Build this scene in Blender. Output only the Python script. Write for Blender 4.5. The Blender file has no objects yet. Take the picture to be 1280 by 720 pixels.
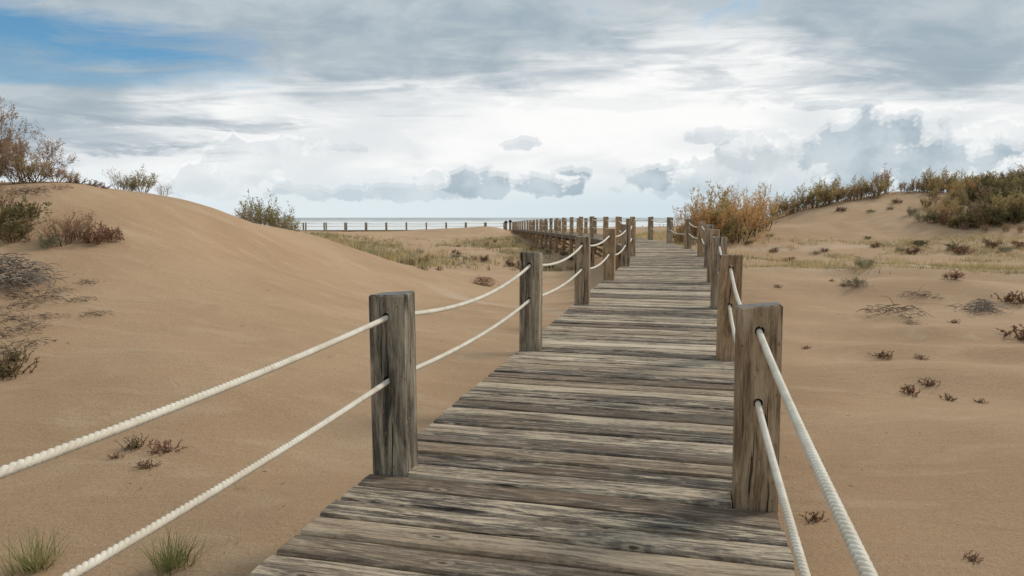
import bpy, bmesh, math, random
import numpy as np
from mathutils import Vector, Matrix, Quaternion

random.seed(7)
rng = np.random.default_rng(7)
scene = bpy.context.scene
col = scene.collection
R = math.radians

# ------------------------------------------------------------------ camera
FPX = 900.0                      # focal length in pixels of a 1280 px wide frame
PITCH = math.atan(88 / FPX)
CAMZ = 1.30
cam_d = bpy.data.cameras.new('camera')
cam = bpy.data.objects.new('camera', cam_d)
col.objects.link(cam)
cam.location = (0, 0, CAMZ)
cam.rotation_euler = (math.pi / 2 - PITCH, 0, 0)
cam_d.sensor_width = 36
cam_d.lens = FPX / 1280 * 36
cam_d.clip_start = 0.05
cam_d.clip_end = 60000
scene.camera = cam
cP, sP = math.cos(PITCH), math.sin(PITCH)

def ray(px, py):
    u = (px - 640) / FPX
    v = (360 - py) / FPX
    return np.array([u, cP + v * sP, -sP + v * cP])

def at(px, py, Y):
    r = ray(px, py)
    t = Y / r[1]
    return (r[0] * t, Y, CAMZ + r[2] * t)

# ------------------------------------------------------------------ view
vs = scene.view_settings
vs.view_transform = 'Standard'
vs.look = 'None'
vs.gamma = 1
vs.exposure = 0.55
vs.use_curve_mapping = False

# ------------------------------------------------------------------ node helper
class NT:
    """tiny expression builder for shader node trees"""
    def __init__(self, tree):
        self.t = tree
        self.n = tree.nodes
        self.l = tree.links
    def new(self, kind, **kw):
        nd = self.n.new(kind)
        for k, v in kw.items():
            setattr(nd, k, v)
        return nd
    def put(self, sock, v):
        if v is None:
            return
        if isinstance(v, bpy.types.NodeSocket):
            self.l.new(v, sock)
        else:
            sock.default_value = v
    def m(self, op, a, b=None, c=None, clamp=False):
        nd = self.new('ShaderNodeMath', operation=op, use_clamp=clamp)
        self.put(nd.inputs[0], a)
        if b is not None: self.put(nd.inputs[1], b)
        if c is not None: self.put(nd.inputs[2], c)
        return nd.outputs[0]
    def add(self, a, b): return self.m('ADD', a, b)
    def sub(self, a, b): return self.m('SUBTRACT', a, b)
    def mul(self, a, b): return self.m('MULTIPLY', a, b)
    def div(self, a, b): return self.m('DIVIDE', a, b)
    def smooth(self, v, lo, hi, a=0.0, b=1.0):
        nd = self.new('ShaderNodeMapRange', interpolation_type='SMOOTHSTEP')
        for i, x in enumerate((v, lo, hi, a, b)):
            self.put(nd.inputs[i], x)
        return nd.outputs[0]
    def lin(self, v, lo, hi, a=0.0, b=1.0):
        nd = self.new('ShaderNodeMapRange')
        for i, x in enumerate((v, lo, hi, a, b)):
            self.put(nd.inputs[i], x)
        return nd.outputs[0]
    def mix(self, f, a, b, blend='MIX'):
        nd = self.new('ShaderNodeMix', data_type='RGBA', blend_type=blend)
        self.put(nd.inputs['Factor'], f)
        for nm, v in ((6, a), (7, b)):
            if not isinstance(v, bpy.types.NodeSocket) and len(v) == 3:
                v = (*v, 1)
            self.put(nd.inputs[nm], v)
        return nd.outputs[2]
    def noise(self, vec, scale, detail=4, rough=.55, dist=0.0, out='Fac', lac=2.0):
        nd = self.new('ShaderNodeTexNoise')
        if vec is not None: self.l.new(vec, nd.inputs['Vector'])
        nd.inputs['Scale'].default_value = scale
        nd.inputs['Detail'].default_value = detail
        nd.inputs['Roughness'].default_value = rough
        nd.inputs['Lacunarity'].default_value = lac
        nd.inputs['Distortion'].default_value = dist
        return nd.outputs[out]
    def vec(self, x, y, z):
        nd = self.new('ShaderNodeCombineXYZ')
        for i, v in enumerate((x, y, z)):
            self.put(nd.inputs[i], v)
        return nd.outputs[0]
    def sep(self, v):
        nd = self.new('ShaderNodeSeparateXYZ')
        self.l.new(v, nd.inputs[0])
        return nd.outputs
    def vmul(self, v, s):
        nd = self.new('ShaderNodeVectorMath', operation='MULTIPLY')
        self.l.new(v, nd.inputs[0])
        self.put(nd.inputs[1], s)
        return nd.outputs[0]
    def vadd(self, v, s):
        nd = self.new('ShaderNodeVectorMath', operation='ADD')
        self.l.new(v, nd.inputs[0])
        self.put(nd.inputs[1], s)
        return nd.outputs[0]
    def ramp(self, v, stops, interp='LINEAR'):
        nd = self.new('ShaderNodeValToRGB')
        cr = nd.color_ramp
        cr.interpolation = interp
        while len(cr.elements) < len(stops):
            cr.elements.new(0.5)
        for e, (p, c_) in zip(cr.elements, stops):
            e.position = p
            e.color = (*c_, 1) if not isinstance(c_, float) else (c_, c_, c_, 1)
        self.put(nd.inputs[0], v)
        return nd.outputs[0]

# ------------------------------------------------------------------ world: sky with clouds
SUN_EL, SUN_AZ = R(37), R(60)      # azimuth clockwise from +Y: high, ahead to the right
w = bpy.data.worlds.new('World')
scene.world = w
w.use_nodes = True
w.cycles.sampling_method = 'MANUAL'
w.cycles.sample_map_resolution = 256
w.node_tree.nodes.clear()
S = NT(w.node_tree)
out = S.new('ShaderNodeOutputWorld')
bg = S.new('ShaderNodeBackground')
bg.inputs['Strength'].default_value = 0.1
S.l.new(bg.outputs[0], out.inputs[0])
sky = S.new('ShaderNodeTexSky', sky_type='NISHITA', sun_disc=False)
sky.sun_elevation = SUN_EL
sky.sun_rotation = SUN_AZ
sky.air_density = 1.0
sky.dust_density = 1.0
sky.ozone_density = 2.0
tc = S.new('ShaderNodeTexCoord').outputs['Generated']
dx, dy, dz = S.sep(tc)
az = S.m('ARCTAN2', dx, dy)
zc = S.m('MAXIMUM', dz, 0.0)
el = S.m('ARCSINE', zc)

def ae(px, py):
    r = ray(px, py)
    return math.atan2(r[0], r[1]), math.asin(r[2] / np.linalg.norm(r))

# cloud sheet coordinates: a flat layer overhead, seen in perspective
zz = S.add(zc, 0.10)
sheet = S.vec(S.div(dx, zz), S.mul(S.div(dy, zz), 1.0), 0.0)
n_big = S.noise(S.vmul(sheet, (.75, 1.35, 1)), 1.0, 7, .55, .6)
n_str = S.noise(S.vmul(S.vadd(sheet, (3.1, 7.7, 0)), (1.0, 2.1, 1)), 1.3, 8, .60, .6)
n_fine = S.noise(S.vmul(tc, (1, 1, 2.2)), 9.0, 9, .58, .4)
n_bar = S.noise(S.vmul(tc, (1, 1, 5.5)), 9.0, 7, .62, .5)
n_puff = S.noise(S.vmul(tc, (1, 1, 1.35)), 17.0, 9, .56, .2)
n_soft = S.noise(S.vmul(tc, (1, 1, 3.5)), 4.5, 5, .5, .3)

# clear patches
def ell(px, py, rx, ry):
    a0, e0 = ae(px, py)
    v_ = S.new('ShaderNodeVectorMath', operation='MULTIPLY_ADD')
    S.l.new(AE, v_.inputs[0])
    v_.inputs[1].default_value = (FPX / rx, FPX / ry, 0)
    v_.inputs[2].default_value = (-a0 * FPX / rx, -e0 * FPX / ry, 0)
    d_ = S.new('ShaderNodeVectorMath', operation='DOT_PRODUCT')
    S.l.new(v_.outputs[0], d_.inputs[0]); S.l.new(v_.outputs[0], d_.inputs[1])
    return S.sub(1.0, d_.outputs['Value'])
AE = S.vec(az, el, 0.0)
hole = S.smooth(S.add(ell(90, 52, 230, 44), S.mul(S.sub(n_str, .5), 3.2)), -.1, 1.15)
hole2 = S.smooth(S.add(ell(20, 88, 130, 18), S.mul(S.sub(n_str, .5), 2.6)), -.1, .9)
gaps = S.mul(S.smooth(n_fine, .58, .74), S.smooth(el, .20, .27))
clear = S.m('MAXIMUM', S.m('MAXIMUM', hole, S.mul(hole2, .7)), S.mul(gaps, .5))

# boundary between the grey sheet above and the bright band below
azn = S.lin(az, -.64, .64)
pts = [(0, 205), (60, 190), (120, 150), (190, 118), (330, 108), (520, 104), (640, 98), (760, 80), (840, 48), (960, 44), (1060, 84), (1180, 112), (1280, 104)]
stops = []
for px, py in pts:
    a0, e0 = ae(px, py)
    stops.append(((a0 + .64) / 1.28, float(e0 * 2)))
eb = S.mul(S.ramp(azn, stops, 'EASE'), .5)
edge = S.add(S.sub(eb, el), S.mul(S.sub(n_str, .5), .16))
edge = S.add(edge, S.mul(S.sub(n_fine, .5), .05))
bright = S.smooth(edge, -.036, .044)
# the grey sheet
K = 7.0
def C(r, g, b):
    def f(v):
        v /= 255
        return (v / 12.92 if v <= .04045 else ((v + .055) / 1.055) ** 2.4) * K
    return (f(r), f(g), f(b))
grey = S.mix(S.smooth(n_fine, .32, .70), C(160, 176, 187), C(190, 200, 206))
grey = S.mix(S.mul(S.smooth(n_str, .46, .72), .55), grey, C(206, 212, 215))
white = S.mix(S.smooth(n_soft, .36, .62), C(226, 230, 232), C(250, 250, 249))
white = S.mix(S.mul(S.smooth(n_str, .55, .75), S.smooth(el, .07, .16, 0, .35)), white, C(210, 217, 220))
cloud = S.mix(bright, grey, white)
# light rim where the sheet thins into the bright band
colr = S.mix(clear, cloud, S.vmul(sky.outputs[0], (.44, .70, .80)))
# humid air over the sea
haze_c = S.mix(S.smooth(az, -.3, .35), C(222, 232, 236), C(206, 221, 228))
colr = S.mix(S.smooth(el, .080, .012), colr, haze_c)

# long grey bars left of centre
def bars(dark_list, strength, softness, n, ncoef, c_):
    global colr
    for px, py, rx, ry, s in dark_list:
        msk = S.smooth(S.add(ell(px, py, rx, ry), S.mul(S.sub(n, .5), ncoef)), 0.0, softness)
        colr = S.mix(S.mul(msk, s * strength), colr, c_)
bars([(110, 187, 150, 9, .7), (60, 165, 140, 26, .6), (215, 152, 90, 8, .6), (318, 157, 56, 9, .6),
      (160, 140, 120, 12, .5), (262, 190, 60, 10, .35), (610, 75, 500, 26, .35), (1130, 88, 260, 26, .35), (700, 125, 620, 14, .14)],
     1.0, 1.3, n_bar, 6.0, C(160, 174, 185))

# cumulus: density evaluated twice, here and a little higher, so that the tops catch the light
CUM = [  # px, py, rx, ry, density, tone
    (597, 231, 42, 20, 1.0, 0), (690, 229, 50, 16, 1.0, 0), (712, 216, 30, 8, .8, 0), (816, 219, 34, 20, 1.0, 0),
    (655, 181, 26, 10, .6, 0), (537, 220, 20, 18, .55, 1), (440, 186, 28, 7, .5, 0), (270, 226, 74, 26, .5, 1),
    (345, 190, 70, 24, .35, 1), (470, 240, 150, 12, .4, 0), (1090, 196, 80, 46, 1.0, 0), (1205, 198, 66, 24, 1.0, 0),
    (1010, 205, 90, 26, .7, 0), (905, 215, 90, 22, .55, 0), (1150, 160, 60, 26, .55, 1), (890, 170, 34, 10, .5, 0),
    (1085, 160, 44, 26, .6, 1), (960, 190, 60, 30, .45, 1), (980, 235, 190, 16, .5, 0), (1230, 178, 60, 26, .5, 1), (1030, 132, 60, 6, .35, 0)]
def cum(lift):
    e2 = S.add(el, lift)
    v2 = S.vadd(tc, (0, 0, lift))
    n = S.noise(S.vmul(v2, (1, 1, 1.2)), 36.0, 6, .56, .15)
    nl = S.noise(S.vmul(v2, (1, 1, 1.3)), 10.0, 3, .5, .2)
    n2 = S.add(S.mul(S.sub(n, .5), 4.0), S.mul(S.sub(nl, .5), 2.2))
    aev = S.vec(az, e2, 0.0)
    grp = {}
    for px, py, rx, ry, d, tone in CUM:
        a0, e0 = ae(px, py)
        v_ = S.new('ShaderNodeVectorMath', operation='MULTIPLY_ADD')
        S.l.new(aev, v_.inputs[0])
        v_.inputs[1].default_value = (FPX / rx, FPX / ry, 0)
        v_.inputs[2].default_value = (-a0 * FPX / rx, -e0 * FPX / ry, 0)
        d_ = S.new('ShaderNodeVectorMath', operation='DOT_PRODUCT')
        S.l.new(v_.outputs[0], d_.inputs[0]); S.l.new(v_.outputs[0], d_.inputs[1])
        key = (tone, 1.0 if d > .7 else .5)
        v = d_.outputs['Value']
        grp[key] = v if key not in grp else S.m('MINIMUM', grp[key], v)
    res = []
    for tone in (0, 1):
        tot = None
        for (tn, d), v in grp.items():
            if tn != tone: continue
            msk = S.mul(S.smooth(S.add(S.sub(1.0, v), n2), .02, .52), d)
            tot = msk if tot is None else S.m('MAXIMUM', tot, msk)
        res.append(tot)
    return res
d0, d1 = cum(0.0)
u0, u1 = cum(0.006)
rim = S.smooth(S.sub(d0, u0), .10, .8)
rim1 = S.smooth(S.sub(d1, u1), .05, .5)
c1 = S.mix(S.smooth(n_puff, .35, .65), C(198, 208, 214), C(232, 236, 237))
c1 = S.mix(rim1, c1, C(250, 250, 250))
colr = S.mix(S.mul(d1, .9), colr, c1)
c0 = S.mix(S.smooth(n_puff, .38, .64), C(150, 170, 183), C(186, 200, 208))
c0 = S.mix(S.mul(rim, .55), c0, C(236, 239, 240))
colr = S.mix(S.mul(d0, .76), colr, c0)
S.l.new(colr, bg.inputs['Color'])

# ------------------------------------------------------------------ sun (veiled)
sd = bpy.data.lights.new('sun', 'SUN')
sd.energy = 1.5
sd.angle = R(15)
sd.color = (1.0, .93, .82)
sun = bpy.data.objects.new('sun', sd)
col.objects.link(sun)
sdir = Vector((math.sin(SUN_AZ) * math.cos(SUN_EL), math.cos(SUN_AZ) * math.cos(SUN_EL), math.sin(SUN_EL)))
sun.rotation_euler = (-sdir).to_track_quat('-Z', 'Y').to_euler()
sun.location = sdir * 60

# ------------------------------------------------------------------ object helpers
def link(name, me, mat=None, parent=None):
    o = bpy.data.objects.new(name, me)
    col.objects.link(o)
    if mat is not None and me is not None and not me.materials:
        me.materials.append(mat)
    if parent is not None:
        o.parent = parent
    return o

def tag(o, label=None, cat=None, group=None, kind=None):
    if label: o['label'] = label
    if cat: o['category'] = cat
    if group: o['group'] = group
    if kind: o['kind'] = kind
    return o

def empty(name, loc=(0, 0, 0), rz=0):
    o = bpy.data.objects.new(name, None)
    col.objects.link(o)
    o.location = loc
    o.rotation_euler = (0, 0, rz)
    o.empty_display_size = .2
    return o

def mesh(name, v, f, smooth=False):
    me = bpy.data.meshes.new(name)
    me.from_pydata([tuple(map(float, p)) for p in v], [], f)
    me.update()
    if smooth:
        me.polygons.foreach_set('use_smooth', [True] * len(me.polygons))
    return me

def copy_tree(o, parent=None):
    c = o.copy()
    col.objects.link(c)
    if parent is not None:
        c.parent = parent
    for ch in list(o.children):
        copy_tree(ch, c)
    return c

class MB:
    def __init__(self):
        self.v = []
        self.f = []
    def tube(self, pts, rad, n=4, cap=True):
        b0 = len(self.v)
        k = len(pts)
        for i, p in enumerate(pts):
            p = Vector(p)
            d = Vector(pts[min(i + 1, k - 1)]) - Vector(pts[max(i - 1, 0)])
            if d.length < 1e-9: d = Vector((0, 0, 1))
            d.normalize()
            a = d.cross(Vector((0.13, .21, .97)))
            if a.length < 1e-3: a = d.cross(Vector((1, 0, 0)))
            a.normalize()
            b = d.cross(a)
            r = rad[i] if hasattr(rad, '__len__') else rad
            for j in range(n):
                t = 2 * math.pi * j / n
                self.v.append(p + a * (r * math.cos(t)) + b * (r * math.sin(t)))
        for i in range(k - 1):
            for j in range(n):
                q = b0 + i * n
                self.f.append((q + j, q + (j + 1) % n, q + n + (j + 1) % n, q + n + j))
        if cap:
            self.f.append(tuple(range(b0 + n - 1, b0 - 1, -1)))
            self.f.append(tuple(range(b0 + (k - 1) * n, b0 + k * n)))
    def box(self, c, ax, ay, az_):
        """box from centre and three half-axis vectors"""
        b = len(self.v)
        c, ax, ay, az_ = map(Vector, (c, ax, ay, az_))
        for sx, sy, sz in ((-1,-1,-1),(1,-1,-1),(1,1,-1),(-1,1,-1),(-1,-1,1),(1,-1,1),(1,1,1),(-1,1,1)):
            self.v.append(c + ax * sx + ay * sy + az_ * sz)
        for q in ((0,3,2,1),(4,5,6,7),(0,1,5,4),(1,2,6,5),(2,3,7,6),(3,0,4,7)):
            self.f.append(tuple(b + i for i in q))
    def strip(self, pts, side, w):
        b = len(self.v)
        side = Vector(side)
        for i, p in enumerate(pts):
            t = i / (len(pts) - 1)
            ww = w * (1 - .92 * t ** 1.6)
            self.v.append(Vector(p) - side * ww)
            self.v.append(Vector(p) + side * ww)
        for i in range(len(pts) - 1):
            q = b + 2 * i
            self.f.append((q, q + 1, q + 3, q + 2))
    def leaf(self, p, d, s, L, W):
        b = len(self.v)
        p, d, s = Vector(p), Vector(d), Vector(s)
        self.v += [p, p + d * (L * .5) + s * W, p + d * L, p + d * (L * .5) - s * W]
        self.f.append((b, b + 1, b + 2, b + 3))
    def build(self, name, mat, parent=None, smooth=False):
        return link(name, mesh(name, self.v, self.f, smooth), mat, parent)

# ------------------------------------------------------------------ materials
MATS = {}
def new_mat(name):
    m_ = bpy.data.materials.new(name)
    m_.use_nodes = True
    m_.node_tree.nodes.clear()
    t = NT(m_.node_tree)
    o = t.new('ShaderNodeOutputMaterial')
    b = t.new('ShaderNodeBsdfPrincipled')
    t.l.new(b.outputs[0], o.inputs[0])
    MATS[name] = m_
    return t, b

def set_bump(t, b, h, strength, dist):
    bp = t.new('ShaderNodeBump')
    bp.inputs['Strength'].default_value = strength
    bp.inputs['Distance'].default_value = dist
    t.l.new(h, bp.inputs['Height'])
    t.l.new(bp.outputs[0], b.inputs['Normal'])

# sand
t, b = new_mat('sand')
geo = t.new('ShaderNodeNewGeometry')
P = geo.outputs['Position']
big = t.noise(P, .35, 4, .5, .4)
mid = t.noise(t.vmul(P, (1, 2.2, 1)), 1.1, 5, .6, .6)
fine = t.noise(P, 38, 3, .7)
grain = t.noise(P, 150, 3, .85)
c_ = t.mix(t.smooth(big, .35, .65), (.480, .304, .172), (.565, .372, .220))
c_ = t.mix(t.mul(t.smooth(mid, .50, .72), .55), c_, (.63, .46, .295))
def band(p, q, wid, k_):
    """pale fresh sand blown along a line on the ground"""
    global c_
    ux, uy = q[0] - p[0], q[1] - p[1]; L_ = math.hypot(ux, uy); ux /= L_; uy /= L_
    X_, Y_, Z_ = t.sep(P)
    al = t.add(t.mul(t.sub(X_, p[0]), ux), t.mul(t.sub(Y_, p[1]), uy))
    la = t.m('ABSOLUTE', t.add(t.add(t.mul(t.sub(X_, p[0]), -uy), t.mul(t.sub(Y_, p[1]), ux)), t.mul(t.sub(mid, .5), wid * .8)))
    f_ = t.mul(t.smooth(la, wid, wid * .15), t.mul(t.smooth(al, -1.5, 1.5), t.smooth(al, L_ + 2, L_ - 1.5)))
    c_ = t.mix(t.mul(f_, k_), c_, (.68, .53, .39))
band((-1.9, 18.5), (1.0, 14.6), .75, .6)
band((6.5, 19.0), (12.5, 19.2), 1.5, .55)
band((9.0, 29.6), (16, 30.4), .8, .45)
c_ = t.mix(t.mul(t.smooth(fine, .45, .75), .40), c_, (.30, .195, .115))
c_ = t.mix(t.mul(t.smooth(grain, .44, .70), .55), c_, (.235, .155, .095))
c_ = t.mix(t.mul(t.smooth(grain, .54, .34), .45), c_, (.62, .47, .33))
speck = t.new('ShaderNodeTexVoronoi')
t.l.new(P, speck.inputs['Vector']); speck.inputs['Scale'].default_value = 9
sp = t.mul(t.smooth(speck.outputs['Distance'], .06, .03), t.smooth(t.noise(P, 1.7, 3, .6), .55, .66))
c_ = t.mix(t.mul(sp, .7), c_, (.12, .075, .045))
t.l.new(c_, b.inputs['Base Color'])
b.inputs['Roughness'].default_value = .95
b.inputs['Specular IOR Level'].default_value = .15
hgt = t.add(t.add(t.mul(grain, .5), t.mul(fine, .7)), t.mul(mid, 3.0))
set_bump(t, b, hgt, .75, .024)

# weathered deck planks
def wood(name, ramp_stops, axis, tint_mode=False):
    t, b = new_mat(name)
    oi = t.new('ShaderNodeObjectInfo')
    tcn = t.new('ShaderNodeTexCoord').outputs['Object']
    rnd = oi.outputs['Random']
    off = t.vec(t.mul(rnd, 37.0), t.mul(rnd, 91.0), t.mul(rnd, 53.0))
    v = t.vadd(tcn, off)
    return t, b, v, rnd, oi, tcn

t, b, v, rnd, oi, tcn = wood('deck_wood', None, 'x')
warp = t.noise(t.vmul(v, (1.6, 5, 5)), 1.0, 3, .5, 0, 'Color')
v2 = t.vadd(v, t.vmul(t.vadd(warp, (-.5, -.5, -.5)), (.10, .040, .02)))
blot = t.noise(t.vmul(v2, (1.9, 17, 6)), 1.0, 9, .72, 1.3)
stre = t.noise(t.vmul(v2, (3.6, 105, 30)), 1.0, 7, .76, .5)
chip = t.noise(t.vmul(v2, (17, 62, 20)), 1.0, 5, .75, .6)
fib = t.noise(t.vmul(v2, (11, 330, 90)), 1.0, 3, .75)
amp_ = t.lin(t.m('FRACT', t.mul(rnd, 5.13)), 0, 1, .6, 1.25)
tone = t.add(t.mul(t.mul(t.sub(blot, .5), 1.05), amp_), t.add(t.mul(t.mul(t.sub(stre, .5), .55), amp_), t.add(t.mul(t.sub(chip, .5), .36), .475)))
tone = t.add(tone, t.mul(t.sub(t.m('FRACT', t.mul(rnd, 7.77)), .5), .19))
tone = t.add(tone, t.mul(t.smooth(t.m('FRACT', t.mul(rnd, 17.31)), .86, .92), .15))
cc = t.ramp(tone, [(.31, (.060, .048, .037)), (.395, (.130, .109, .086)), (.45, (.225, .184, .140)), (.49, (.33, .268, .20)), (.535, (.50, .40, .288)), (.60, (.65, .525, .375)), (.71, (.74, .62, .46))])
brn = t.noise(t.vmul(v, (1.1, 7, 3)), 1.3, 4, .6)
cc = t.mix(t.mul(t.smooth(brn, .46, .68), .45), cc, (.25, .16, .095))
cc = t.mix(t.mul(t.smooth(t.m('FRACT', t.mul(rnd, 11.9)), .45, .95), .40), cc, t.mix(tone, (.16, .10, .06), (.46, .32, .20)))
cc = t.mix(t.mul(t.smooth(fib, .56, .72), .42), cc, (.055, .048, .042))
kn = t.new('ShaderNodeTexVoronoi', voronoi_dimensions='2D')
t.l.new(t.vmul(v2, (2.3, 5.6, 2)), kn.inputs['Vector']); kn.inputs['Scale'].default_value = 1.0
kd = t.add(kn.outputs['Distance'], t.mul(t.sub(chip, .5), .16))
kon = t.smooth(t.m('FRACT', t.mul(t.sep(kn.outputs['Position'])[0], 3.37)), .74, .78)
cc = t.mix(t.mul(kon, t.mul(t.smooth(kd, .24, .13), .6)), cc, (.13, .10, .075))
cc = t.mix(t.mul(kon, t.mul(t.smooth(kd, .13, .09), .7)), cc, (.44, .34, .24))
cc = t.mix(t.mul(kon, t.mul(t.smooth(kd, .055, .03), .9)), cc, (.06, .045, .033))
crack = t.smooth(t.noise(t.vmul(v2, (1.6, 48, 12)), 1.0, 5, .6, .6), .635, .665)
cc = t.mix(t.mul(crack, .9), cc, (.020, .017, .015))
t.l.new(cc, b.inputs['Base Color'])
b.inputs['Roughness'].default_value = .82
b.inputs['Specular IOR Level'].default_value = .25
set_bump(t, b, t.sub(t.add(t.add(t.mul(stre, 1.0), t.mul(chip, .5)), t.mul(fib, .6)), t.mul(crack, 1.4)), .9, .008)

t, b, v, rnd, oi, tcn = wood('post_wood', None, 'z')
warp = t.noise(t.vmul(v, (4, 4, 1.5)), 1.0, 3, .5, 0, 'Color')
v2 = t.vadd(v, t.vmul(t.vadd(warp, (-.5, -.5, -.5)), (.055, .055, .1)))
blot = t.noise(t.vmul(v2, (13, 13, 1.6)), 1.0, 8, .70, 1.0)
stre = t.noise(t.vmul(v2, (80, 80, 3.2)), 1.0, 7, .74, .5)
fib = t.noise(t.vmul(v2, (210, 210, 8)), 1.0, 3, .7)
tone = t.add(t.mul(t.sub(blot, .5), .85), t.add(t.mul(t.sub(stre, .5), .45), .49))
cg = t.ramp(tone, [(.34, (.062, .055, .044)), (.44, (.18, .156, .121)), (.52, (.34, .288, .216)), (.61, (.53, .45, .34))])
cb = t.ramp(tone, [(.33, (.14, .086, .046)), (.43, (.33, .215, .122)), (.51, (.50, .340, .200)), (.61, (.64, .475, .31))])
tint = t.sep(oi.outputs['Color'])
cc = t.mix(tint[0], cg, cb)
cc = t.mix(t.mul(t.smooth(fib, .5, .75), .4), cc, (.05, .042, .034))
kn = t.new('ShaderNodeTexVoronoi')
t.l.new(t.vmul(v2, (6.0, 6.0, 4.0)), kn.inputs['Vector'])
kd = kn.outputs['Distance']
cc = t.mix(t.mul(t.smooth(kd, .24, .13), .7), cc, (.36, .235, .115))
cc = t.mix(t.mul(t.smooth(kd, .12, .05), .8), cc, (.13, .075, .035))
crack = t.smooth(t.noise(t.vmul(v2, (24, 24, .9)), 1.0, 5, .58, .5), .625, .655)
cc = t.mix(t.mul(crack, .9), cc, (.02, .017, .014))
nz = t.sep(t.new('ShaderNodeNewGeometry').outputs['Normal'])[2]
cc = t.mix(t.mul(t.smooth(nz, .7, .95), .8), cc, t.mix(stre, (.16, .16, .155), (.36, .36, .35)))
t.l.new(cc, b.inputs['Base Color'])
b.inputs['Roughness'].default_value = .85
b.inputs['Specular IOR Level'].default_value = .2
rings = t.smooth(t.m('SINE', t.mul(kd, 75.0)), -1, 1)
set_bump(t, b, t.sub(t.add(t.add(t.mul(stre, 1.0), t.mul(fib, .5)), t.mul(rings, .15)), t.mul(crack, 2.0)), .9, .010)

t, b, v, rnd, oi, tcn = wood('frame_wood', None, 'x')
n1 = t.noise(t.vmul(v, (6, 6, 6)), 1.0, 5, .6)
cc = t.mix(t.smooth(n1, .35, .65), (.075, .06, .045), (.20, .15, .10))
t.l.new(cc, b.inputs['Base Color'])
b.inputs['Roughness'].default_value = .9

# rope
t, b = new_mat('rope')
P = t.new('ShaderNodeTexCoord').outputs['Object']
n1 = t.noise(P, 8, 4, .6)
n2 = t.noise(P, 420, 2, .7)
cc = t.mix(t.smooth(n1, .3, .7), (.68, .60, .47), (.84, .775, .655))
cc = t.mix(t.mul(t.smooth(n2, .5, .75), .45), cc, (.42, .36, .28))
cc = t.mix(t.mul(t.smooth(t.noise(P, 26, 4, .65), .52, .72), .40), cc, (.40, .34, .26))
t.l.new(cc, b.inputs['Base Color'])
b.inputs['Roughness'].default_value = .9
b.inputs['Sheen Weight'].default_value = .2
set_bump(t, b, n2, .5, .002)

# plants
def plant_mat(name, cols, rough=.8, trans=.0, var=1.0):
    t, b = new_mat(name)
    g = t.new('ShaderNodeNewGeometry')
    oi = t.new('ShaderNodeObjectInfo')
    pv = t.new('ShaderNodeTexCoord').outputs['Object']
    n = t.noise(t.vadd(pv, t.vec(t.mul(oi.outputs['Random'], 20.0), 0.0, 0.0)), 2.2, 3, .6)
    f = t.add(t.mul(g.outputs['Random Per Island'], .45), t.mul(t.smooth(n, .3, .7), .55))
    f = t.add(f, t.mul(t.sub(oi.outputs['Random'], .5), .25 * var))
    k = len(cols)
    cc = t.ramp(f, [(.08 + .84 * i / (k - 1), c0) for i, c0 in enumerate(cols)])
    t.l.new(cc, b.inputs['Base Color'])
    b.inputs['Roughness'].default_value = rough
    b.inputs['Specular IOR Level'].default_value = .2
    if trans:
        o = [x for x in t.n if x.type == 'OUTPUT_MATERIAL'][0]
        tr = t.new('ShaderNodeBsdfTranslucent')
        t.l.new(cc, tr.inputs[0])
        mx = t.new('ShaderNodeMixShader')
        mx.inputs[0].default_value = trans
        t.l.new(b.outputs[0], mx.inputs[1]); t.l.new(tr.outputs[0], mx.inputs[2])
        t.l.new(mx.outputs[0], o.inputs[0])
plant_mat('bark_dark', [(0.068, 0.048, 0.036), (0.150, 0.105, 0.075), (0.240, 0.180, 0.135)])
plant_mat('bark_pale', [(0.192, 0.144, 0.102), (0.324, 0.252, 0.180), (0.456, 0.372, 0.282)])
plant_mat('twig_grey', [(0.144, 0.114, 0.090), (0.288, 0.240, 0.198), (0.456, 0.402, 0.336)])
plant_mat('leaf_orange', [(.30, .26, .13), (.56, .36, .16), (.70, .40, .16), (.64, .49, .29)], trans=.4)
plant_mat('leaf_rust', [(.24, .18, .12), (.42, .26, .16), (.54, .36, .24)], trans=.4)
plant_mat('leaf_olive', [(.20, .18, .09), (.38, .31, .14), (.54, .42, .20), (.56, .38, .21)], trans=.4)
plant_mat('leaf_green', [(.08, .085, .04), (.16, .155, .07), (.27, .22, .10), (.34, .23, .12)], trans=.25)
plant_mat('leaf_yellow', [(.22, .20, .09), (.36, .32, .15), (.48, .40, .21)], trans=.35)
plant_mat('leaf_brown', [(0.090, 0.058, 0.036), (0.234, 0.117, 0.068), (0.360, 0.198, 0.117)], trans=.15)
plant_mat('leaf_sage', [(.17, .17, .10), (.31, .30, .18), (.44, .40, .26)], trans=.2)
plant_mat('straw', [(.36, .27, .12), (.56, .44, .21), (.68, .56, .30)], trans=.3)
plant_mat('grass_green', [(0.112, 0.128, 0.045), (0.210, 0.225, 0.083), (0.405, 0.360, 0.165), (0.570, 0.465, 0.240)], trans=.3)
plant_mat('weed_dark', [(0.068, 0.043, 0.029), (0.153, 0.085, 0.051), (0.238, 0.145, 0.085)])

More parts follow.
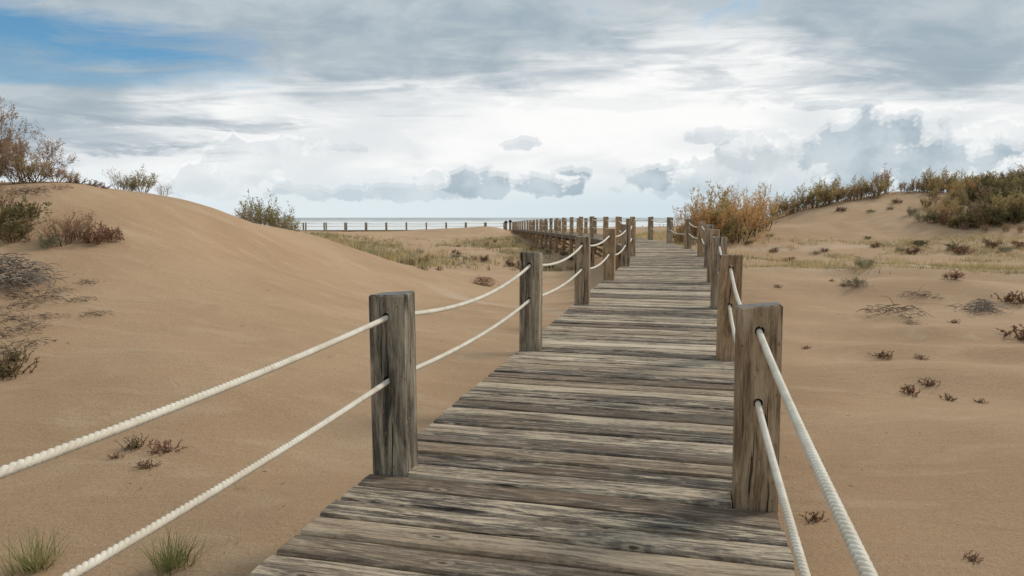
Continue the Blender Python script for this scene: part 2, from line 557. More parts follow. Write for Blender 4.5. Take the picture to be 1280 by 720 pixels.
# ------------------------------------------------------------------ walkway centre line
NODES = [(-2.125, -5.85), (-1.338, -2.80), (-.552, .25), (.235, 3.32), (1.02, 6.38), (1.80, 9.42), (2.58, 12.5), (3.36, 15.62), (4.02, 18.75), (4.45, 21.9), (4.60, 25.1), (4.55, 28.3)]
NPIER = 19
for j in range(1, NPIER + 1):
    NODES.append((4.55 - .187 * j, 28.3 + 3.14 * j))
PA = np.array(NODES, float)
PA[:12] += np.array([.02, .11])
def catmull(k, t):
    n = len(PA)
    p0, p1, p2, p3 = PA[max(k - 1, 0)], PA[k], PA[min(k + 1, n - 1)], PA[min(k + 2, n - 1)]
    return .5 * ((2 * p1) + (-p0 + p2) * t + (2 * p0 - 5 * p1 + 4 * p2 - p3) * t * t + (-p0 + 3 * p1 - 3 * p2 + p3) * t ** 3)
dens = np.array([catmull(k, t_) for k in range(len(PA) - 1) for t_ in np.linspace(0, 1, 40, endpoint=False)] + [PA[-1]])
sl = np.concatenate([[0], np.cumsum(np.linalg.norm(np.diff(dens, axis=0), axis=1))])
S_NODE = [sl[min(k * 40, len(sl) - 1)] for k in range(len(PA))]
DZ = np.array([(-8, -.14), (0, -.06), (3.3, 0), (6.4, .065), (9.3, .135), (12.5, .19), (16, .24), (19, .30), (22, .36), (25.6, .41), (30, .43), (34, .43), (40, .39), (48, .33), (57, .24), (70, .10), (88, -.10)])
def deck_z(y): return float(np.interp(y, DZ[:, 0], DZ[:, 1]))
def path(s):
    x = float(np.interp(s, sl, dens[:, 0])); y = float(np.interp(s, sl, dens[:, 1]))
    x2 = float(np.interp(s + .25, sl, dens[:, 0])); y2 = float(np.interp(s + .25, sl, dens[:, 1]))
    x1 = float(np.interp(s - .25, sl, dens[:, 0])); y1 = float(np.interp(s - .25, sl, dens[:, 1]))
    return x, y, deck_z(y), math.atan2(-(x2 - x1), y2 - y1)     # heading as rotation about z (0 = +Y)

# ------------------------------------------------------------------ terrain
CP = []
def cp(px, py, Y): CP.append(at(px, py, Y))
# left dune: foot, face, crest
for a in [(0, 720, 3.4), (200, 720, 3.3), (400, 640, 3.9), (0, 600, 4.5), (200, 600, 4.4), (0, 480, 6.4), (200, 480, 6.4), (400, 480, 6.9),
          (0, 380, 8.6), (200, 380, 9.2), (350, 380, 10.4), (0, 300, 10.8), (120, 290, 11.6), (200, 300, 12.2), (300, 320, 13.4), (0, 234, 13.2), (80, 230, 13.6), (150, 241, 14.6),
          (215, 247, 16), (260, 259, 17), (300, 274, 18), (370, 289, 20), (400, 299, 21.5), (450, 318, 23), (520, 333, 24), (600, 352, 23), (690, 365, 21),
          (540, 470, 7.9), (500, 400, 11.9), (420, 350, 15), (600, 385, 15.2), (520, 360, 17.5), (640, 400, 13.0),
          # flat behind the dune
          (600, 322, 40), (520, 318, 40), (600, 303, 66), (480, 303, 62), (420, 296, 60), (690, 320, 41), (660, 306, 62), (660, 340, 30), (720, 338, 30),
          (400, 289.5, 84), (460, 290.5, 83), (510, 290.2, 83), (560, 287.0, 83), (600, 285.0, 83), (628, 286, 84), (641, 292, 84),
          # right of the walkway
          (930, 325, 25.5), (1100, 325, 25.5), (1280, 325, 25),
          (920, 314, 29), (1000, 309, 30), (1100, 302, 32), (1200, 304, 29), (1280, 302, 28), (940, 292, 35), (1000, 287, 34), (1100, 279, 35), (1200, 283, 32), (1280, 280, 31),
          (960, 278, 39), (1000, 266, 39.5), (1050, 257, 39.5), (1100, 247, 40), (1150, 238, 41), (1200, 240, 40), (1280, 232, 39),
          (850, 306, 31), (830, 301, 38), (820, 292, 60), (820, 284, 100), (820, 281.3, 150), (720, 291, 88)]:
    cp(*a)
CP += [(-10, 19, 1.1), (-6, 24, .3), (-14, 30, .2), (-22, 14, 2.0), (-20, 25, 1.2), (-30, 45, .3), (-13, 8, 1.6), (-15, 0, 1.4), (-8, -3, -.1), (0, -4, -.5), (0, -12, -.5), (8, -4, -.4), (14, 4, .1), (25, 15, .6),
       (-30, -20, .5), (30, -20, .5), (0, -60, .5), (-70, 0, 1), (70, 0, 1.2), (-60, 60, 0), (34, 48, 1.6), (24, 52, 1.3), (14, 50, .4), (50, 45, 2.8), (60, 80, 1.0), (40, 100, .3), (100, 60, 1.5),
       (-25, 100, -.7), (0, 104, -.6), (-60, 95, -.4), (-100, 90, -.3), (0, 140, -1.4), (-60, 140, -1.5), (-100, 150, -2), (0, 210, -2.5), (-80, 205, -2.6), (40, 230, -2.5), (110, 150, -.6), (110, 250, -2.6),
       (3.4, 40, -.85), (2.6, 52, -.8), (1.5, 70, -.75), (5.9, 34, -.8), (6.5, 42, -.75), (5.0, 60, -.7), (1.0, 12.0, -.6), (1.9, 18, -.8), (2.9, 25, -.95), (3.3, 31, -.95), (-.2, 8.6, -.5), (-.9, 5, -.5), (5.2, 17, -.15), (5.9, 20, .0), (6.4, 24, .1), (6.5, 28, .15)]
for Y_, z_ in ((2.5, -.30), (4.2, -.40), (6.2, -.50), (8.4, -.44), (9.6, -.52), (12.2, -.56), (14.4, -.52), (16.6, -.20), (20.5, -.16)):
    for k_ in (1.7, 3.6, 6.5, 11.0):
        CP.append((.26 * Y_ + k_, Y_ - .05 * k_, z_ + .02 * (k_ > 6)))
CPA = np.array(CP)
def _phi(r2): return r2 * np.log(r2 + 1e-9) * .5
def _fit():
    xy = CPA[:, :2] / 10; n = len(xy)
    K_ = _phi(((xy[:, None] - xy[None]) ** 2).sum(-1)) + np.eye(n) * .0004
    Pm = np.hstack([np.ones((n, 1)), xy])
    A = np.block([[K_, Pm], [Pm.T, np.zeros((3, 3))]])
    return xy, np.linalg.solve(A, np.concatenate([CPA[:, 2], np.zeros(3)]))
TXY, TW = _fit()

def vnoise(x, y, seed):
    """smooth value noise, vectorised"""
    xi, yi = np.floor(x), np.floor(y)
    fx, fy = x - xi, y - yi
    fx, fy = fx * fx * (3 - 2 * fx), fy * fy * (3 - 2 * fy)
    def h(a, b_):
        v_ = np.sin(a * 127.1 + b_ * 311.7 + seed * 74.7) * 43758.5453
        return v_ - np.floor(v_)
    return (h(xi, yi) * (1 - fx) + h(xi + 1, yi) * fx) * (1 - fy) + (h(xi, yi + 1) * (1 - fx) + h(xi + 1, yi + 1) * fx) * fy

def fbm(x, y, seed, o=4):
    s, a, tot = 0, 1, 0
    for i in range(o):
        s = s + a * (vnoise(x * 2 ** i + 13 * i, y * 2 ** i - 7 * i, seed + i) - .5)
        tot += a; a *= .5
    return s / tot * 2

def sstep(v, a, b_):
    t_ = np.clip((v - a) / (b_ - a), 0, 1)
    return t_ * t_ * (3 - 2 * t_)

DL = dens[::4]
DLZ = np.array([deck_z(y) for y in DL[:, 1]])
def ground(x, y):
    x = np.atleast_1d(np.asarray(x, float)); y = np.atleast_1d(np.asarray(y, float))
    z = np.empty_like(x)
    for i in range(0, len(x), 20000):
        q = np.stack([x[i:i + 20000], y[i:i + 20000]], 1)
        r2 = ((q[:, None] / 10 - TXY[None]) ** 2).sum(-1)
        z[i:i + 20000] = _phi(r2) @ TW[:len(TXY)] + TW[-3] + q @ TW[-2:] / 10
    rr = np.hypot(x, y)
    # beyond the fitted area: land behind, sea bed ahead
    far = sstep(rr, 110, 190)
    shore = y - .10 * x
    zfar = np.where(shore > 0, np.interp(shore, [0, 60, 110, 215, 300, 500], [1.0, .6, -.2, -2.4, -4, -6]), 1.0)
    z = np.clip(z, -6, 6) * (1 - far) + zfar * far
    am = sstep(rr, 2, 9)
    z = z + .05 * fbm(x * .35, y * .45, 3) * am + .018 * fbm(x * 1.3, y * 2.0, 11)
    # low wind ridges on the right-hand sand
    rg = sstep(x - .26 * y, .9, 2.6) * sstep(y, 3.5, 7) * (1 - sstep(y, 17, 24))
    ph = (y + .18 * x + 1.3 * fbm(x * .22, y * .16, 5, 2)) / 2.3
    rd = np.abs(((ph) % 1) - .35)
    rd = np.where((ph % 1) < .35, (ph % 1) / .35, 1 - ((ph % 1) - .35) / .65)
    z = z + rg * .16 * (sstep(rd, 0, 1) - .5) * (.6 + .8 * vnoise(x * .2, y * .2, 9))
    rg2 = sstep(x - .26 * y, 1.0, 3.0) * sstep(y, 2.2, 4.5) * (1 - sstep(y, 18, 24))
    z = z + rg2 * (.20 * fbm(x * .30 + 4, y * .42, 81, 3))
    lf = sstep(-(x - .26 * y), 1.2, 3.5) * sstep(y, 2.5, 6) * (1 - sstep(y, 15, 22))
    z = z + lf * .10 * fbm(x * .22, y * .26 + 3, 85, 3)
    hum = sstep(y, 24, 34) * (1 - sstep(y, 78, 92)) * (1 - sstep(np.abs(x - 2), 30, 60))
    z = z + hum * (.16 * fbm(x * .28, y * .18, 21, 3) + .06 * fbm(x * 1.1, y * .7, 23, 2))
    # keep clear of the deck
    nr = np.where((y > -9) & (y < 92) & (np.abs(x - 2) < 8))[0]
    for i in range(0, len(nr), 20000):
        k = nr[i:i + 20000]
        d2 = (x[k][:, None] - DL[None, :, 0]) ** 2 + (y[k][:, None] - DL[None, :, 1]) ** 2
        j = d2.argmin(1); d = np.sqrt(d2[np.arange(len(k)), j])
        lim = DLZ[j] - .24 + np.where(d > 1.15, (d - 1.15) * .9, 0)
        lim = np.where(y[k] > 78, lim + (y[k] - 78) * .05, lim)
        z[k] = np.minimum(z[k], lim)
    return z
def gz(x, y): return float(ground(x, y)[0])
def hit(px, py, y0=2.0, y1=140.0):
    """first point where a line of sight meets the sand"""
    r = ray(px, py)
    Y = np.geomspace(y0, y1, 900)
    X = Y * r[0] / r[1]; Z = CAMZ + Y * r[2] / r[1]
    g = ground(X, Y)
    k = np.where(g >= Z)[0]
    if len(k) == 0: return None
    k = k[0]
    return float(X[k]), float(Y[k]), float(g[k])

rad = np.concatenate([[.05], np.geomspace(.5, 45, 330), np.geomspace(46, 420, 110)])
ang_f = np.linspace(-.80, .80, 520)
ang_b = np.linspace(.80, 2 * math.pi - .80, 160)[1:-1]
ang = np.concatenate([ang_f, ang_b])
RR, AA = np.meshgrid(rad, ang, indexing='ij')
GX, GY = (RR * np.sin(AA)).ravel(), (RR * np.cos(AA)).ravel()
GZ = ground(GX, GY)
nr_, na_ = RR.shape
idx = np.arange(nr_ * na_).reshape(nr_, na_)
i0 = idx[:-1]; i1 = idx[1:]
quads = np.stack([i0, i1, np.roll(i1, -1, 1), np.roll(i0, -1, 1)], -1).reshape(-1, 4)
me = bpy.data.meshes.new('sand_ground')
me.vertices.add(len(GX))
me.vertices.foreach_set('co', np.stack([GX, GY, GZ], 1).astype(np.float32).ravel())
me.loops.add(quads.size)
me.loops.foreach_set('vertex_index', quads[:, ::-1].astype(np.int32).ravel())
me.polygons.add(len(quads))
me.polygons.foreach_set('loop_start', np.arange(0, quads.size, 4, dtype=np.int32))
me.polygons.foreach_set('use_smooth', np.ones(len(quads), dtype=bool))
me.update(calc_edges=True)
me.validate()
g_o = link('sand_ground', me, MATS['sand'])
tag(g_o, 'brown wind-blown sand of dunes and beach', kind='structure')

# ------------------------------------------------------------------ sea
SEA_Z = -2.2
t, b = new_mat('sea')
P = t.new('ShaderNodeNewGeometry').outputs['Position']
X_, Y_, Z_ = t.sep(P)
wv = t.add(t.sub(Y_, t.mul(X_, .10)), t.mul(t.sub(t.noise(t.vmul(P, (.006, .006, 0)), 1.0, 3, .5), .5), 170.0))
nb = t.noise(t.vmul(P, (.012, .010, 0)), 1.0, 6, .62, .5)
nf = t.noise(t.vmul(P, (.05, .045, 0)), 1.0, 5, .65)
ln = t.m('LOGARITHM', t.m('MAXIMUM', wv, 60.0), math.e)
bands = t.m('SINE', t.mul(ln, 19.0))
zone = t.smooth(wv, 1100, 380)
foam = t.smooth(t.add(t.add(t.mul(bands, .34), t.mul(t.sub(nb, .5), 1.3)), t.add(t.mul(t.sub(nf, .5), .5), t.mul(zone, .66))), .20, .30)
far_streak = t.mul(t.smooth(t.add(nb, t.mul(bands, .08)), .58, .70), t.smooth(wv, 3500, 900, 0, .7))
foam = t.m('MAXIMUM', foam, far_streak)
cc = t.mix(t.smooth(nb, .3, .7), (.11, .15, .14), (.22, .25, .23))
cc = t.mix(foam, cc, (.82, .83, .82))
t.l.new(cc, b.inputs['Base Color'])
t.l.new(t.lin(foam, 0, 1, .28, .9), b.inputs['Roughness'])
wvb = t.noise(t.vmul(P, (.05, .16, 0)), 1.0, 6, .6)
set_bump(t, b, wvb, .8, 1.2)
rad = np.geomspace(110, 40000, 260)
ang = np.linspace(-1.45, 1.45, 260)
RR, AA = np.meshgrid(rad, ang, indexing='ij')
SX, SY = (RR * np.sin(AA)).ravel(), (RR * np.cos(AA)).ravel()
wl = SY - .10 * SX + 60 * fbm(SX * .006, SY * .006, 41, 2)
amp = sstep(wl, 150, 240) * (1 - sstep(wl, 500, 1100)) * .38
SZ = SEA_Z + amp * np.maximum(np.sin(np.log(np.maximum(wl, 60)) * 19.0), -.3) * (.5 + vnoise(SX * .02, SY * .03, 4))
n0, n1 = RR.shape
idx = np.arange(n0 * n1).reshape(n0, n1)
quads = np.stack([idx[:-1, :-1], idx[:-1, 1:], idx[1:, 1:], idx[1:, :-1]], -1).reshape(-1, 4)
sea_me = mesh('sea', np.stack([SX, SY, SZ], 1), [tuple(map(int, q)) for q in quads], True)
sea_o = link('sea', sea_me, MATS['sea'])
tag(sea_o, 'pale grey-green sea with lines of white surf', kind='structure')

# ------------------------------------------------------------------ boardwalk
DW = 1.97            # deck width
PW, PD, PH = .190, .162, .91     # post width, depth, height over the deck
PITCHB = .1725

bw = empty('boardwalk', (0.235, 3.32, 0))
tag(bw, 'weathered grey plank boardwalk bending away through the dunes toward the sea', 'boardwalk')
BWI = Matrix.Translation(-Vector(bw.location))

def plank_mesh(L0, L1, wd, th, r):
    """plank along x from L0 to L1, width wd along y, slightly uneven edges and worn arrises"""
    n = 7
    v, f = [], []
    c = .009
    for i in range(n):
        x = L0 + (L1 - L0) * i / (n - 1)
        jy0, jy1 = r.uniform(-.0025, .0025), r.uniform(-.0025, .0025)
        cu = r.uniform(-.0015, .0015)
        y0, y1 = -wd / 2 + jy0, wd / 2 + jy1
        ex = r.uniform(-.006, .006) if i in (0, n - 1) else 0
        for y, z in ((y0, -th), (y0, -c - .002), (y0 + c, cu), (0, .0035 + cu * .3), (y1 - c, cu), (y1, -c - .002), (y1, -th)):
            v.append((x + ex, y, z))
    m_ = 7
    for i in range(n - 1):
        for j in range(m_):
            a = i * m_ + j; b_ = i * m_ + (j + 1) % m_
            f.append((a, a + m_, b_ + m_, b_))
    f.append(tuple(range(m_ - 1, -1, -1)))
    f.append(tuple((n - 1) * m_ + j for j in range(m_)))
    me = mesh('plank', v, f)
    me.materials.append(MATS['deck_wood'])
    return me

rp = random.Random(3)
protos = [plank_mesh(-DW / 2, DW / 2, .1575, .045, rp) for _ in range(8)]
XI = DW / 2 - PW - .007
protos_n = [plank_mesh(-XI, XI, .1575, .045, rp) for _ in range(4)]
# nails: two rows of small dark heads are part of the planks' wear; kept as a shared shape
S_FIRST = S_NODE[0]
S_NEAR_END = S_NODE[11]
n_posts_main = 12
slots = []
k = 0
for i in range(len(S_NODE) - 1):
    n_in = round((S_NODE[i + 1] - S_NODE[i]) / PITCHB)
    for j in range(n_in):
        slots.append((S_NODE[i] + (S_NODE[i + 1] - S_NODE[i]) * j / n_in, j == 0, i))
slots.append((S_NODE[-1], True, len(S_NODE) - 1))
far_v, far_f = [], []
for s, is_post, seg in slots:
    x, y, z, hd = path(s)
    if y < -3.2: continue
    slope = math.atan2(deck_z(y + .3) - deck_z(y - .3), .6)
    if s < S_NEAR_END + 1.0:
        me = rp.choice(protos_n if is_post else protos)
        o = link('plank', me, None, bw)
        q = Matrix.Translation((x, y, z + rp.uniform(-.006, .006))) @ Matrix.Rotation(hd + rp.uniform(-.0035, .0035), 4, 'Z') @ Matrix.Rotation(slope + rp.uniform(-.014, .014), 4, 'X') @ Matrix.Rotation(rp.uniform(-.002, .002), 4, 'Y')
        if rp.random() < .5: q = q @ Matrix.Rotation(math.pi, 4, 'Z')
        o.matrix_local = BWI @ q
    else:
        mm = rp.choice(protos_n if is_post else protos)
        q = BWI @ Matrix.Translation((x, y, z + rp.uniform(-.006, .006))) @ Matrix.Rotation(hd, 4, 'Z')
        b0 = len(far_v)
        hx = XI if is_post else DW / 2
        for cx, cy, cz in ((-hx, -.081, -.045), (hx, -.081, -.045), (hx, .081, -.045), (-hx, .081, -.045), (-hx, -.081, 0), (hx, -.081, 0), (hx, .081, 0), (-hx, .081, 0)):
            far_v.append(q @ Vector((cx, cy, cz)))
        for fc in ((0, 3, 2, 1), (4, 5, 6, 7), (0, 1, 5, 4), (1, 2, 6, 5), (2, 3, 7, 6), (3, 0, 4, 7)):
            far_f.append(tuple(b0 + i for i in fc))
fp = link('far_planks', mesh('far_planks', far_v, far_f), MATS['deck_wood'], bw)
fp['kind'] = 'stuff'

def world_pt(s, lat, up):
    x, y, z, hd = path(s)
    return Vector((x + math.cos(hd) * lat, y + math.sin(hd) * lat, z + up))

def beam(name, p, q, hw, hh, mat, parent, inv):
    p, q = Vector(p), Vector(q)
    d = (q - p); L = d.length; d.normalize()
    side = d.cross(Vector((0, 0, 1))); side.normalize()
    up = side.cross(d)
    m_ = MB()
    m_.box(inv @ ((p + q) / 2), d * (L / 2), side * hw, up * hh)
    return m_.build(name, mat, parent)

# stringers and crossbeams under the planks
for k in range(1, len(S_NODE)):
    s0, s1 = S_NODE[k - 1], S_NODE[k]
    if path(s1)[1] < -3: continue
    for lat in (-DW / 2 + .10, 0.0, DW / 2 - .10):
        if abs(lat) > .1: lat = math.copysign(DW / 2 - .04, lat)
        e = .09
        beam('stringer', world_pt(s0 + e, lat, -.045 - .085), world_pt(s1 - e, lat, -.045 - .085), .03, .075, MATS['frame_wood'], bw, BWI)
    beam('crossbeam', world_pt(s1 - .0, -DW / 2 + PW + .01, -.29), world_pt(s1, DW / 2 - PW - .01, -.29), .05, .075, MATS['frame_wood'], bw, BWI)
    if k >= 11 and k % 2 == 0:
        beam('brace', world_pt(s1, -DW / 2 + PW + .02, -.42), world_pt(s1, DW / 2 - PW - .02, -1.15), .03, .06, MATS['post_wood'], bw, BWI)

# ------------------------------------------------------------------ posts with bored rope holes
HZ = (.476, .80)
def post_mesh(below, r, hr=.021, taper=.0):
    bm = bmesh.new()
    c = .009
    w2, d2 = PW / 2, PD / 2
    j = lambda a: r.uniform(-a, a)
    top = [PH + j(.013) for _ in range(4)]
    ns = 14
    rings_ = {}
    for sgn in (-1, 1):
        y = sgn * d2
        fl = (w2 - c)
        tl, tr = (top[0], top[1]) if sgn < 0 else (top[3], top[2])
        outer = [bm.verts.new(p) for p in ((-fl, y, -below), (fl, y, -below), (fl, y, tr - c), (-fl, y, tl - c))]
        ed = [bm.edges.new((outer[i], outer[(i + 1) % 4])) for i in range(4)]
        hs = []
        for hz in HZ:
            ring = [bm.verts.new((hr * math.cos(2 * math.pi * i / ns), y, hz + hr * 1.05 * math.sin(2 * math.pi * i / ns))) for i in range(ns)]
            ed += [bm.edges.new((ring[i], ring[(i + 1) % ns])) for i in range(ns)]
            hs.append(ring)
        bmesh.ops.triangle_fill(bm, use_beauty=True, use_dissolve=False, edges=ed)
        rings_[sgn] = (outer, hs)
    for q in range(2):
        a, b_ = rings_[-1][1][q], rings_[1][1][q]
        for i in range(ns):
            bm.faces.new((a[i], b_[i], b_[(i + 1) % ns], a[(i + 1) % ns]))
    # sides with chamfers and a slightly domed top
    o1, o2 = rings_[-1][0], rings_[1][0]
    def V(*p): return bm.verts.new(p)
    Lf = [V(-w2, -d2 + c, -below), V(-w2, d2 - c, -below), V(-w2, d2 - c, top[3] - c), V(-w2, -d2 + c, top[0] - c)]
    Rf = [V(w2, -d2 + c, -below), V(w2, d2 - c, -below), V(w2, d2 - c, top[2] - c), V(w2, -d2 + c, top[1] - c)]
    Tf = [V(-w2 + c, -d2 + c, top[0]), V(w2 - c, -d2 + c, top[1]), V(w2 - c, d2 - c, top[2]), V(-w2 + c, d2 - c, top[3])]
    mid_ = V(j(.01), j(.01), PH + .004)
    F = bm.faces.new
    F((Lf[0], Lf[3], Lf[2], Lf[1])); F((Rf[0], Rf[1], Rf[2], Rf[3]))
    F((o1[0], o1[3], Lf[3], Lf[0])); F((o1[1], Rf[0], Rf[3], o1[2]))
    F((o2[0], Lf[1], Lf[2], o2[3])); F((o2[1], o2[2], Rf[2], Rf[1]))
    F((o1[3], o1[2], Tf[1], Tf[0])); F((o2[3], Tf[3], Tf[2], o2[2]))
    F((Lf[3], Tf[0], Tf[3], Lf[2])); F((Rf[3], Rf[2], Tf[2], Tf[1]))
    F((o1[3], Tf[0], Lf[3])); F((o1[2], Rf[3], Tf[1])); F((o2[3], Lf[2], Tf[3])); F((o2[2], Tf[2], Rf[2]))
    for i in range(4): F((Tf[i], Tf[(i + 1) % 4], mid_))
    F((o1[0], Lf[0], Lf[1], o2[0], o2[1], Rf[1], Rf[0], o1[1]))
    bmesh.ops.recalc_face_normals(bm, faces=bm.faces)
    me = bpy.data.meshes.new('post')
    bm.to_mesh(me); bm.free()
    me.materials.append(MATS['post_wood'])
    return me

PR = random.Random(11)
PM = {}
for bl in (.85, 1.35, 1.75):
    PM[bl] = [post_mesh(bl, PR) for _ in range(3)]

def rope_points(p, q, sag, n):
    p, q = Vector(p), Vector(q)
    return [p.lerp(q, i / n) - Vector((0, 0, 4 * sag * (i / n) * (1 - i / n))) for i in range(n + 1)]

def rope_obj(p, q, sag, parent, inv, detail):
    p, q = inv @ Vector(p), inv @ Vector(q)
    m_ = MB()
    if detail == 2:
        L = (q - p).length
        lay, so, sr = .060, .0052, .0091
        n = int(L / lay * 8)
        pts = rope_points(p, q, sag, n)
        d = (q - p).normalized(); a = d.cross(Vector((0, 0, 1))).normalized(); b_ = a.cross(d)
        for k in range(3):
            hel = []
            for i, c in enumerate(pts):
                th = 2 * math.pi * (i / n * L / lay + k / 3)
                hel.append(c + a * (so * math.cos(th)) + b_ * (so * math.sin(th)))
            m_.tube(hel, sr, 6)
    else:
        m_.tube(rope_points(p, q, sag, 14 if detail else 8), .0145, 6 if detail else 4)
    return m_.build('rope', MATS['rope'], parent, True)

fences = []
for side, lab in ((-1, 'wooden post and white rope fence on the boardwalk edge facing the smooth dune'),
                  (1, 'wooden post and white rope fence on the boardwalk edge beside the orange shrubs')):
    p0 = world_pt(S_NODE[3], side * (DW / 2 - PW / 2), 0)
    fc = empty('rope_fence', p0)
    tag(fc, lab, 'fence', 'rope fences of the boardwalk')
    inv = Matrix.Translation(-p0)
    tops = []
    for k in range(1, len(S_NODE)):
        s = S_NODE[k]
        x, y, z, hd = path(s)
        c = world_pt(s, side * (DW / 2 - PW / 2), 0)
        g = gz(c.x, c.y)
        need = z - g + .35
        bl = min((b_ for b_ in PM if b_ >= need), default=1.75)
        o = link('post', PR.choice(PM[bl]), None, fc)
        tl = .012
        Mx = Matrix.Translation(c) @ Matrix.Rotation(hd + PR.uniform(-.03, .03), 4, 'Z') @ Matrix.Rotation(PR.uniform(-tl, tl), 4, 'X') @ Matrix.Rotation(PR.uniform(-tl, tl), 4, 'Y')
        o.matrix_local = inv @ Mx
        tn = PR.choice((.05, .15, .3, .55, .85, 1.0)) if side > 0 else PR.choice((.4, .7, .9, 1.0))
        if side < 0: tn = {3: .0, 4: .12, 5: .45, 6: .9, 7: .35, 8: .8}.get(k, tn)
        else: tn = {3: .72, 4: .95, 5: .3, 6: .75, 7: .1, 8: .85, 9: .5, 10: .05, 11: .45}.get(k, tn)
        o.color = (tn, tn, tn, 1)
        tops.append([Mx @ Vector((0, 0, hz)) for hz in HZ])
    for i in range(len(tops) - 1):
        k = i + 1
        det = 2 if k in (2, 3, 4) else (1 if k < 12 else 0)
        for q in range(2):
            sag = (.035 if k == 2 else PR.uniform(.055, .11)) 
            rope_obj(tops[i][q], tops[i + 1][q], sag, fc, inv, det)
    fences.append(fc)

# ------------------------------------------------------------------ cross boardwalk by the surf
TD = Vector((-.992, -.122, 0))
TN = Vector((.122, -.992, 0))
T0 = Vector((PA[-1][0] - .6, PA[-1][1] + 1.9, 0))
tb = empty('boardwalk', T0)
tag(tb, 'low distant boardwalk crossing the beach in front of the surf', 'boardwalk')
tinv = Matrix.Translation(-T0)
TL = 33.0
tz = -.20
tv, tf = [], []
for i in range(int(TL / .2)):
    c = T0 + TD * (i * .2) + Vector((0, 0, tz))
    b0 = len(tv)
    for sx, sy, sz in ((-1,-1,-1),(1,-1,-1),(1,1,-1),(-1,1,-1),(-1,-1,1),(1,-1,1),(1,1,1),(-1,1,1)):
        tv.append(tinv @ (c + TD * (.095 * sx) + TN * (1.0 * sy) + Vector((0, 0, .025 * sz - .025))))
    for fc_ in ((0,3,2,1),(4,5,6,7),(0,1,5,4),(1,2,6,5),(2,3,7,6),(3,0,4,7)):
        tf.append(tuple(b0 + q for q in fc_))
o = link('far_planks', mesh('far_planks', tv, tf), MATS['deck_wood'], tb); o['kind'] = 'stuff'
for sy in (-.93, .93):
    beam('stringer', T0 + TN * sy + Vector((0, 0, tz - .13)), T0 + TD * TL + TN * sy + Vector((0, 0, tz - .13)), .04, .075, MATS['frame_wood'], tb, tinv)
for sy, lab in ((.9, 'distant rope fence on the landward edge of the beach boardwalk'), (-.9, 'distant rope fence on the seaward edge of the beach boardwalk')):
    p0 = T0 + TN * sy + Vector((0, 0, tz))
    fc = empty('rope_fence', p0)
    tag(fc, lab, 'fence')
    inv = Matrix.Translation(-p0)
    tops = []
    for i in range(14):
        c = p0 + TD * (1.3 + 2.42 * i)
        o = link('post', PM[.85][i % 3], None, fc)
        Mx = Matrix.Translation(c) @ Matrix.Rotation(math.atan2(TD.y, TD.x) + math.pi / 2, 4, 'Z')
        o.matrix_local = inv @ Mx
        o.color = (.1, .1, .1, 1)
        tops.append([c + Vector((0, 0, hz)) for hz in HZ])
    for i in range(13):
        for q in range(2):
            rope_obj(tops[i][q], tops[i + 1][q], .05, fc, inv, 0)

# two capped piles at the junction
t, b = new_mat('dark_cap')
b.inputs['Base Color'].default_value = (.03, .03, .032, 1); b.inputs['Roughness'].default_value = .6
def lathe(prof, n=14):
    v, f = [], []
    for r_, z_ in prof:
        for i in range(n):
            a = 2 * math.pi * i / n
            v.append((r_ * math.cos(a), r_ * math.sin(a), z_))
    for k in range(len(prof) - 1):
        for i in range(n):
            f.append((k * n + i, k * n + (i + 1) % n, (k + 1) * n + (i + 1) % n, (k + 1) * n + i))
    f.append(tuple(range(n - 1, -1, -1))); f.append(tuple((len(prof) - 1) * n + i for i in range(n)))
    return v, f
for i, (px, dh) in enumerate(((632.5, 0.0), (637.8, .1))):
    x, y, z = at(px, 288, 86.5)
    x = (px - 640) / FPX * 86.5
    z = gz(x, 86.5) - .12
    cpile = empty('capped_pile', (x, 86.5, z))
    tag(cpile, 'round timber pile with dark domed cap where the two boardwalks meet', 'pile', 'capped piles at the boardwalk junction')
    hh = -z + .62 + dh
    v, f = lathe([(.15, 0), (.15, hh * .5), (.145, hh)])
    pl = link('pile', mesh('pile', v, f, False), MATS['post_wood'], cpile); pl.color = (.6, .6, .6, 1)
    v, f = lathe([(.19, hh), (.215, hh + .04), (.20, hh + .15), (.15, hh + .25), (.07, hh + .31), (.01, hh + .325)])
    link('cap', mesh('cap', v, f, True), MATS['dark_cap'], cpile)
# short stakes at the water's edge
for i, (px, py) in enumerate(((803, 281), (824.5, 281), (829.5, 281))):
    X, Y, Z = at(px, 281.2, 148)
    Z = gz(X, Y)
    m_ = MB()
    m_.tube([(0, 0, -.1), (0.01, 0, .25), (0, 0, .42)], [.06, .06, .045], 6)
    o = m_.build('stake', MATS['bark_dark']); o.location = (X, Y, Z)
    tag(o, 'small dark stake standing on the far beach before the surf', 'stake', 'stakes on the far beach')

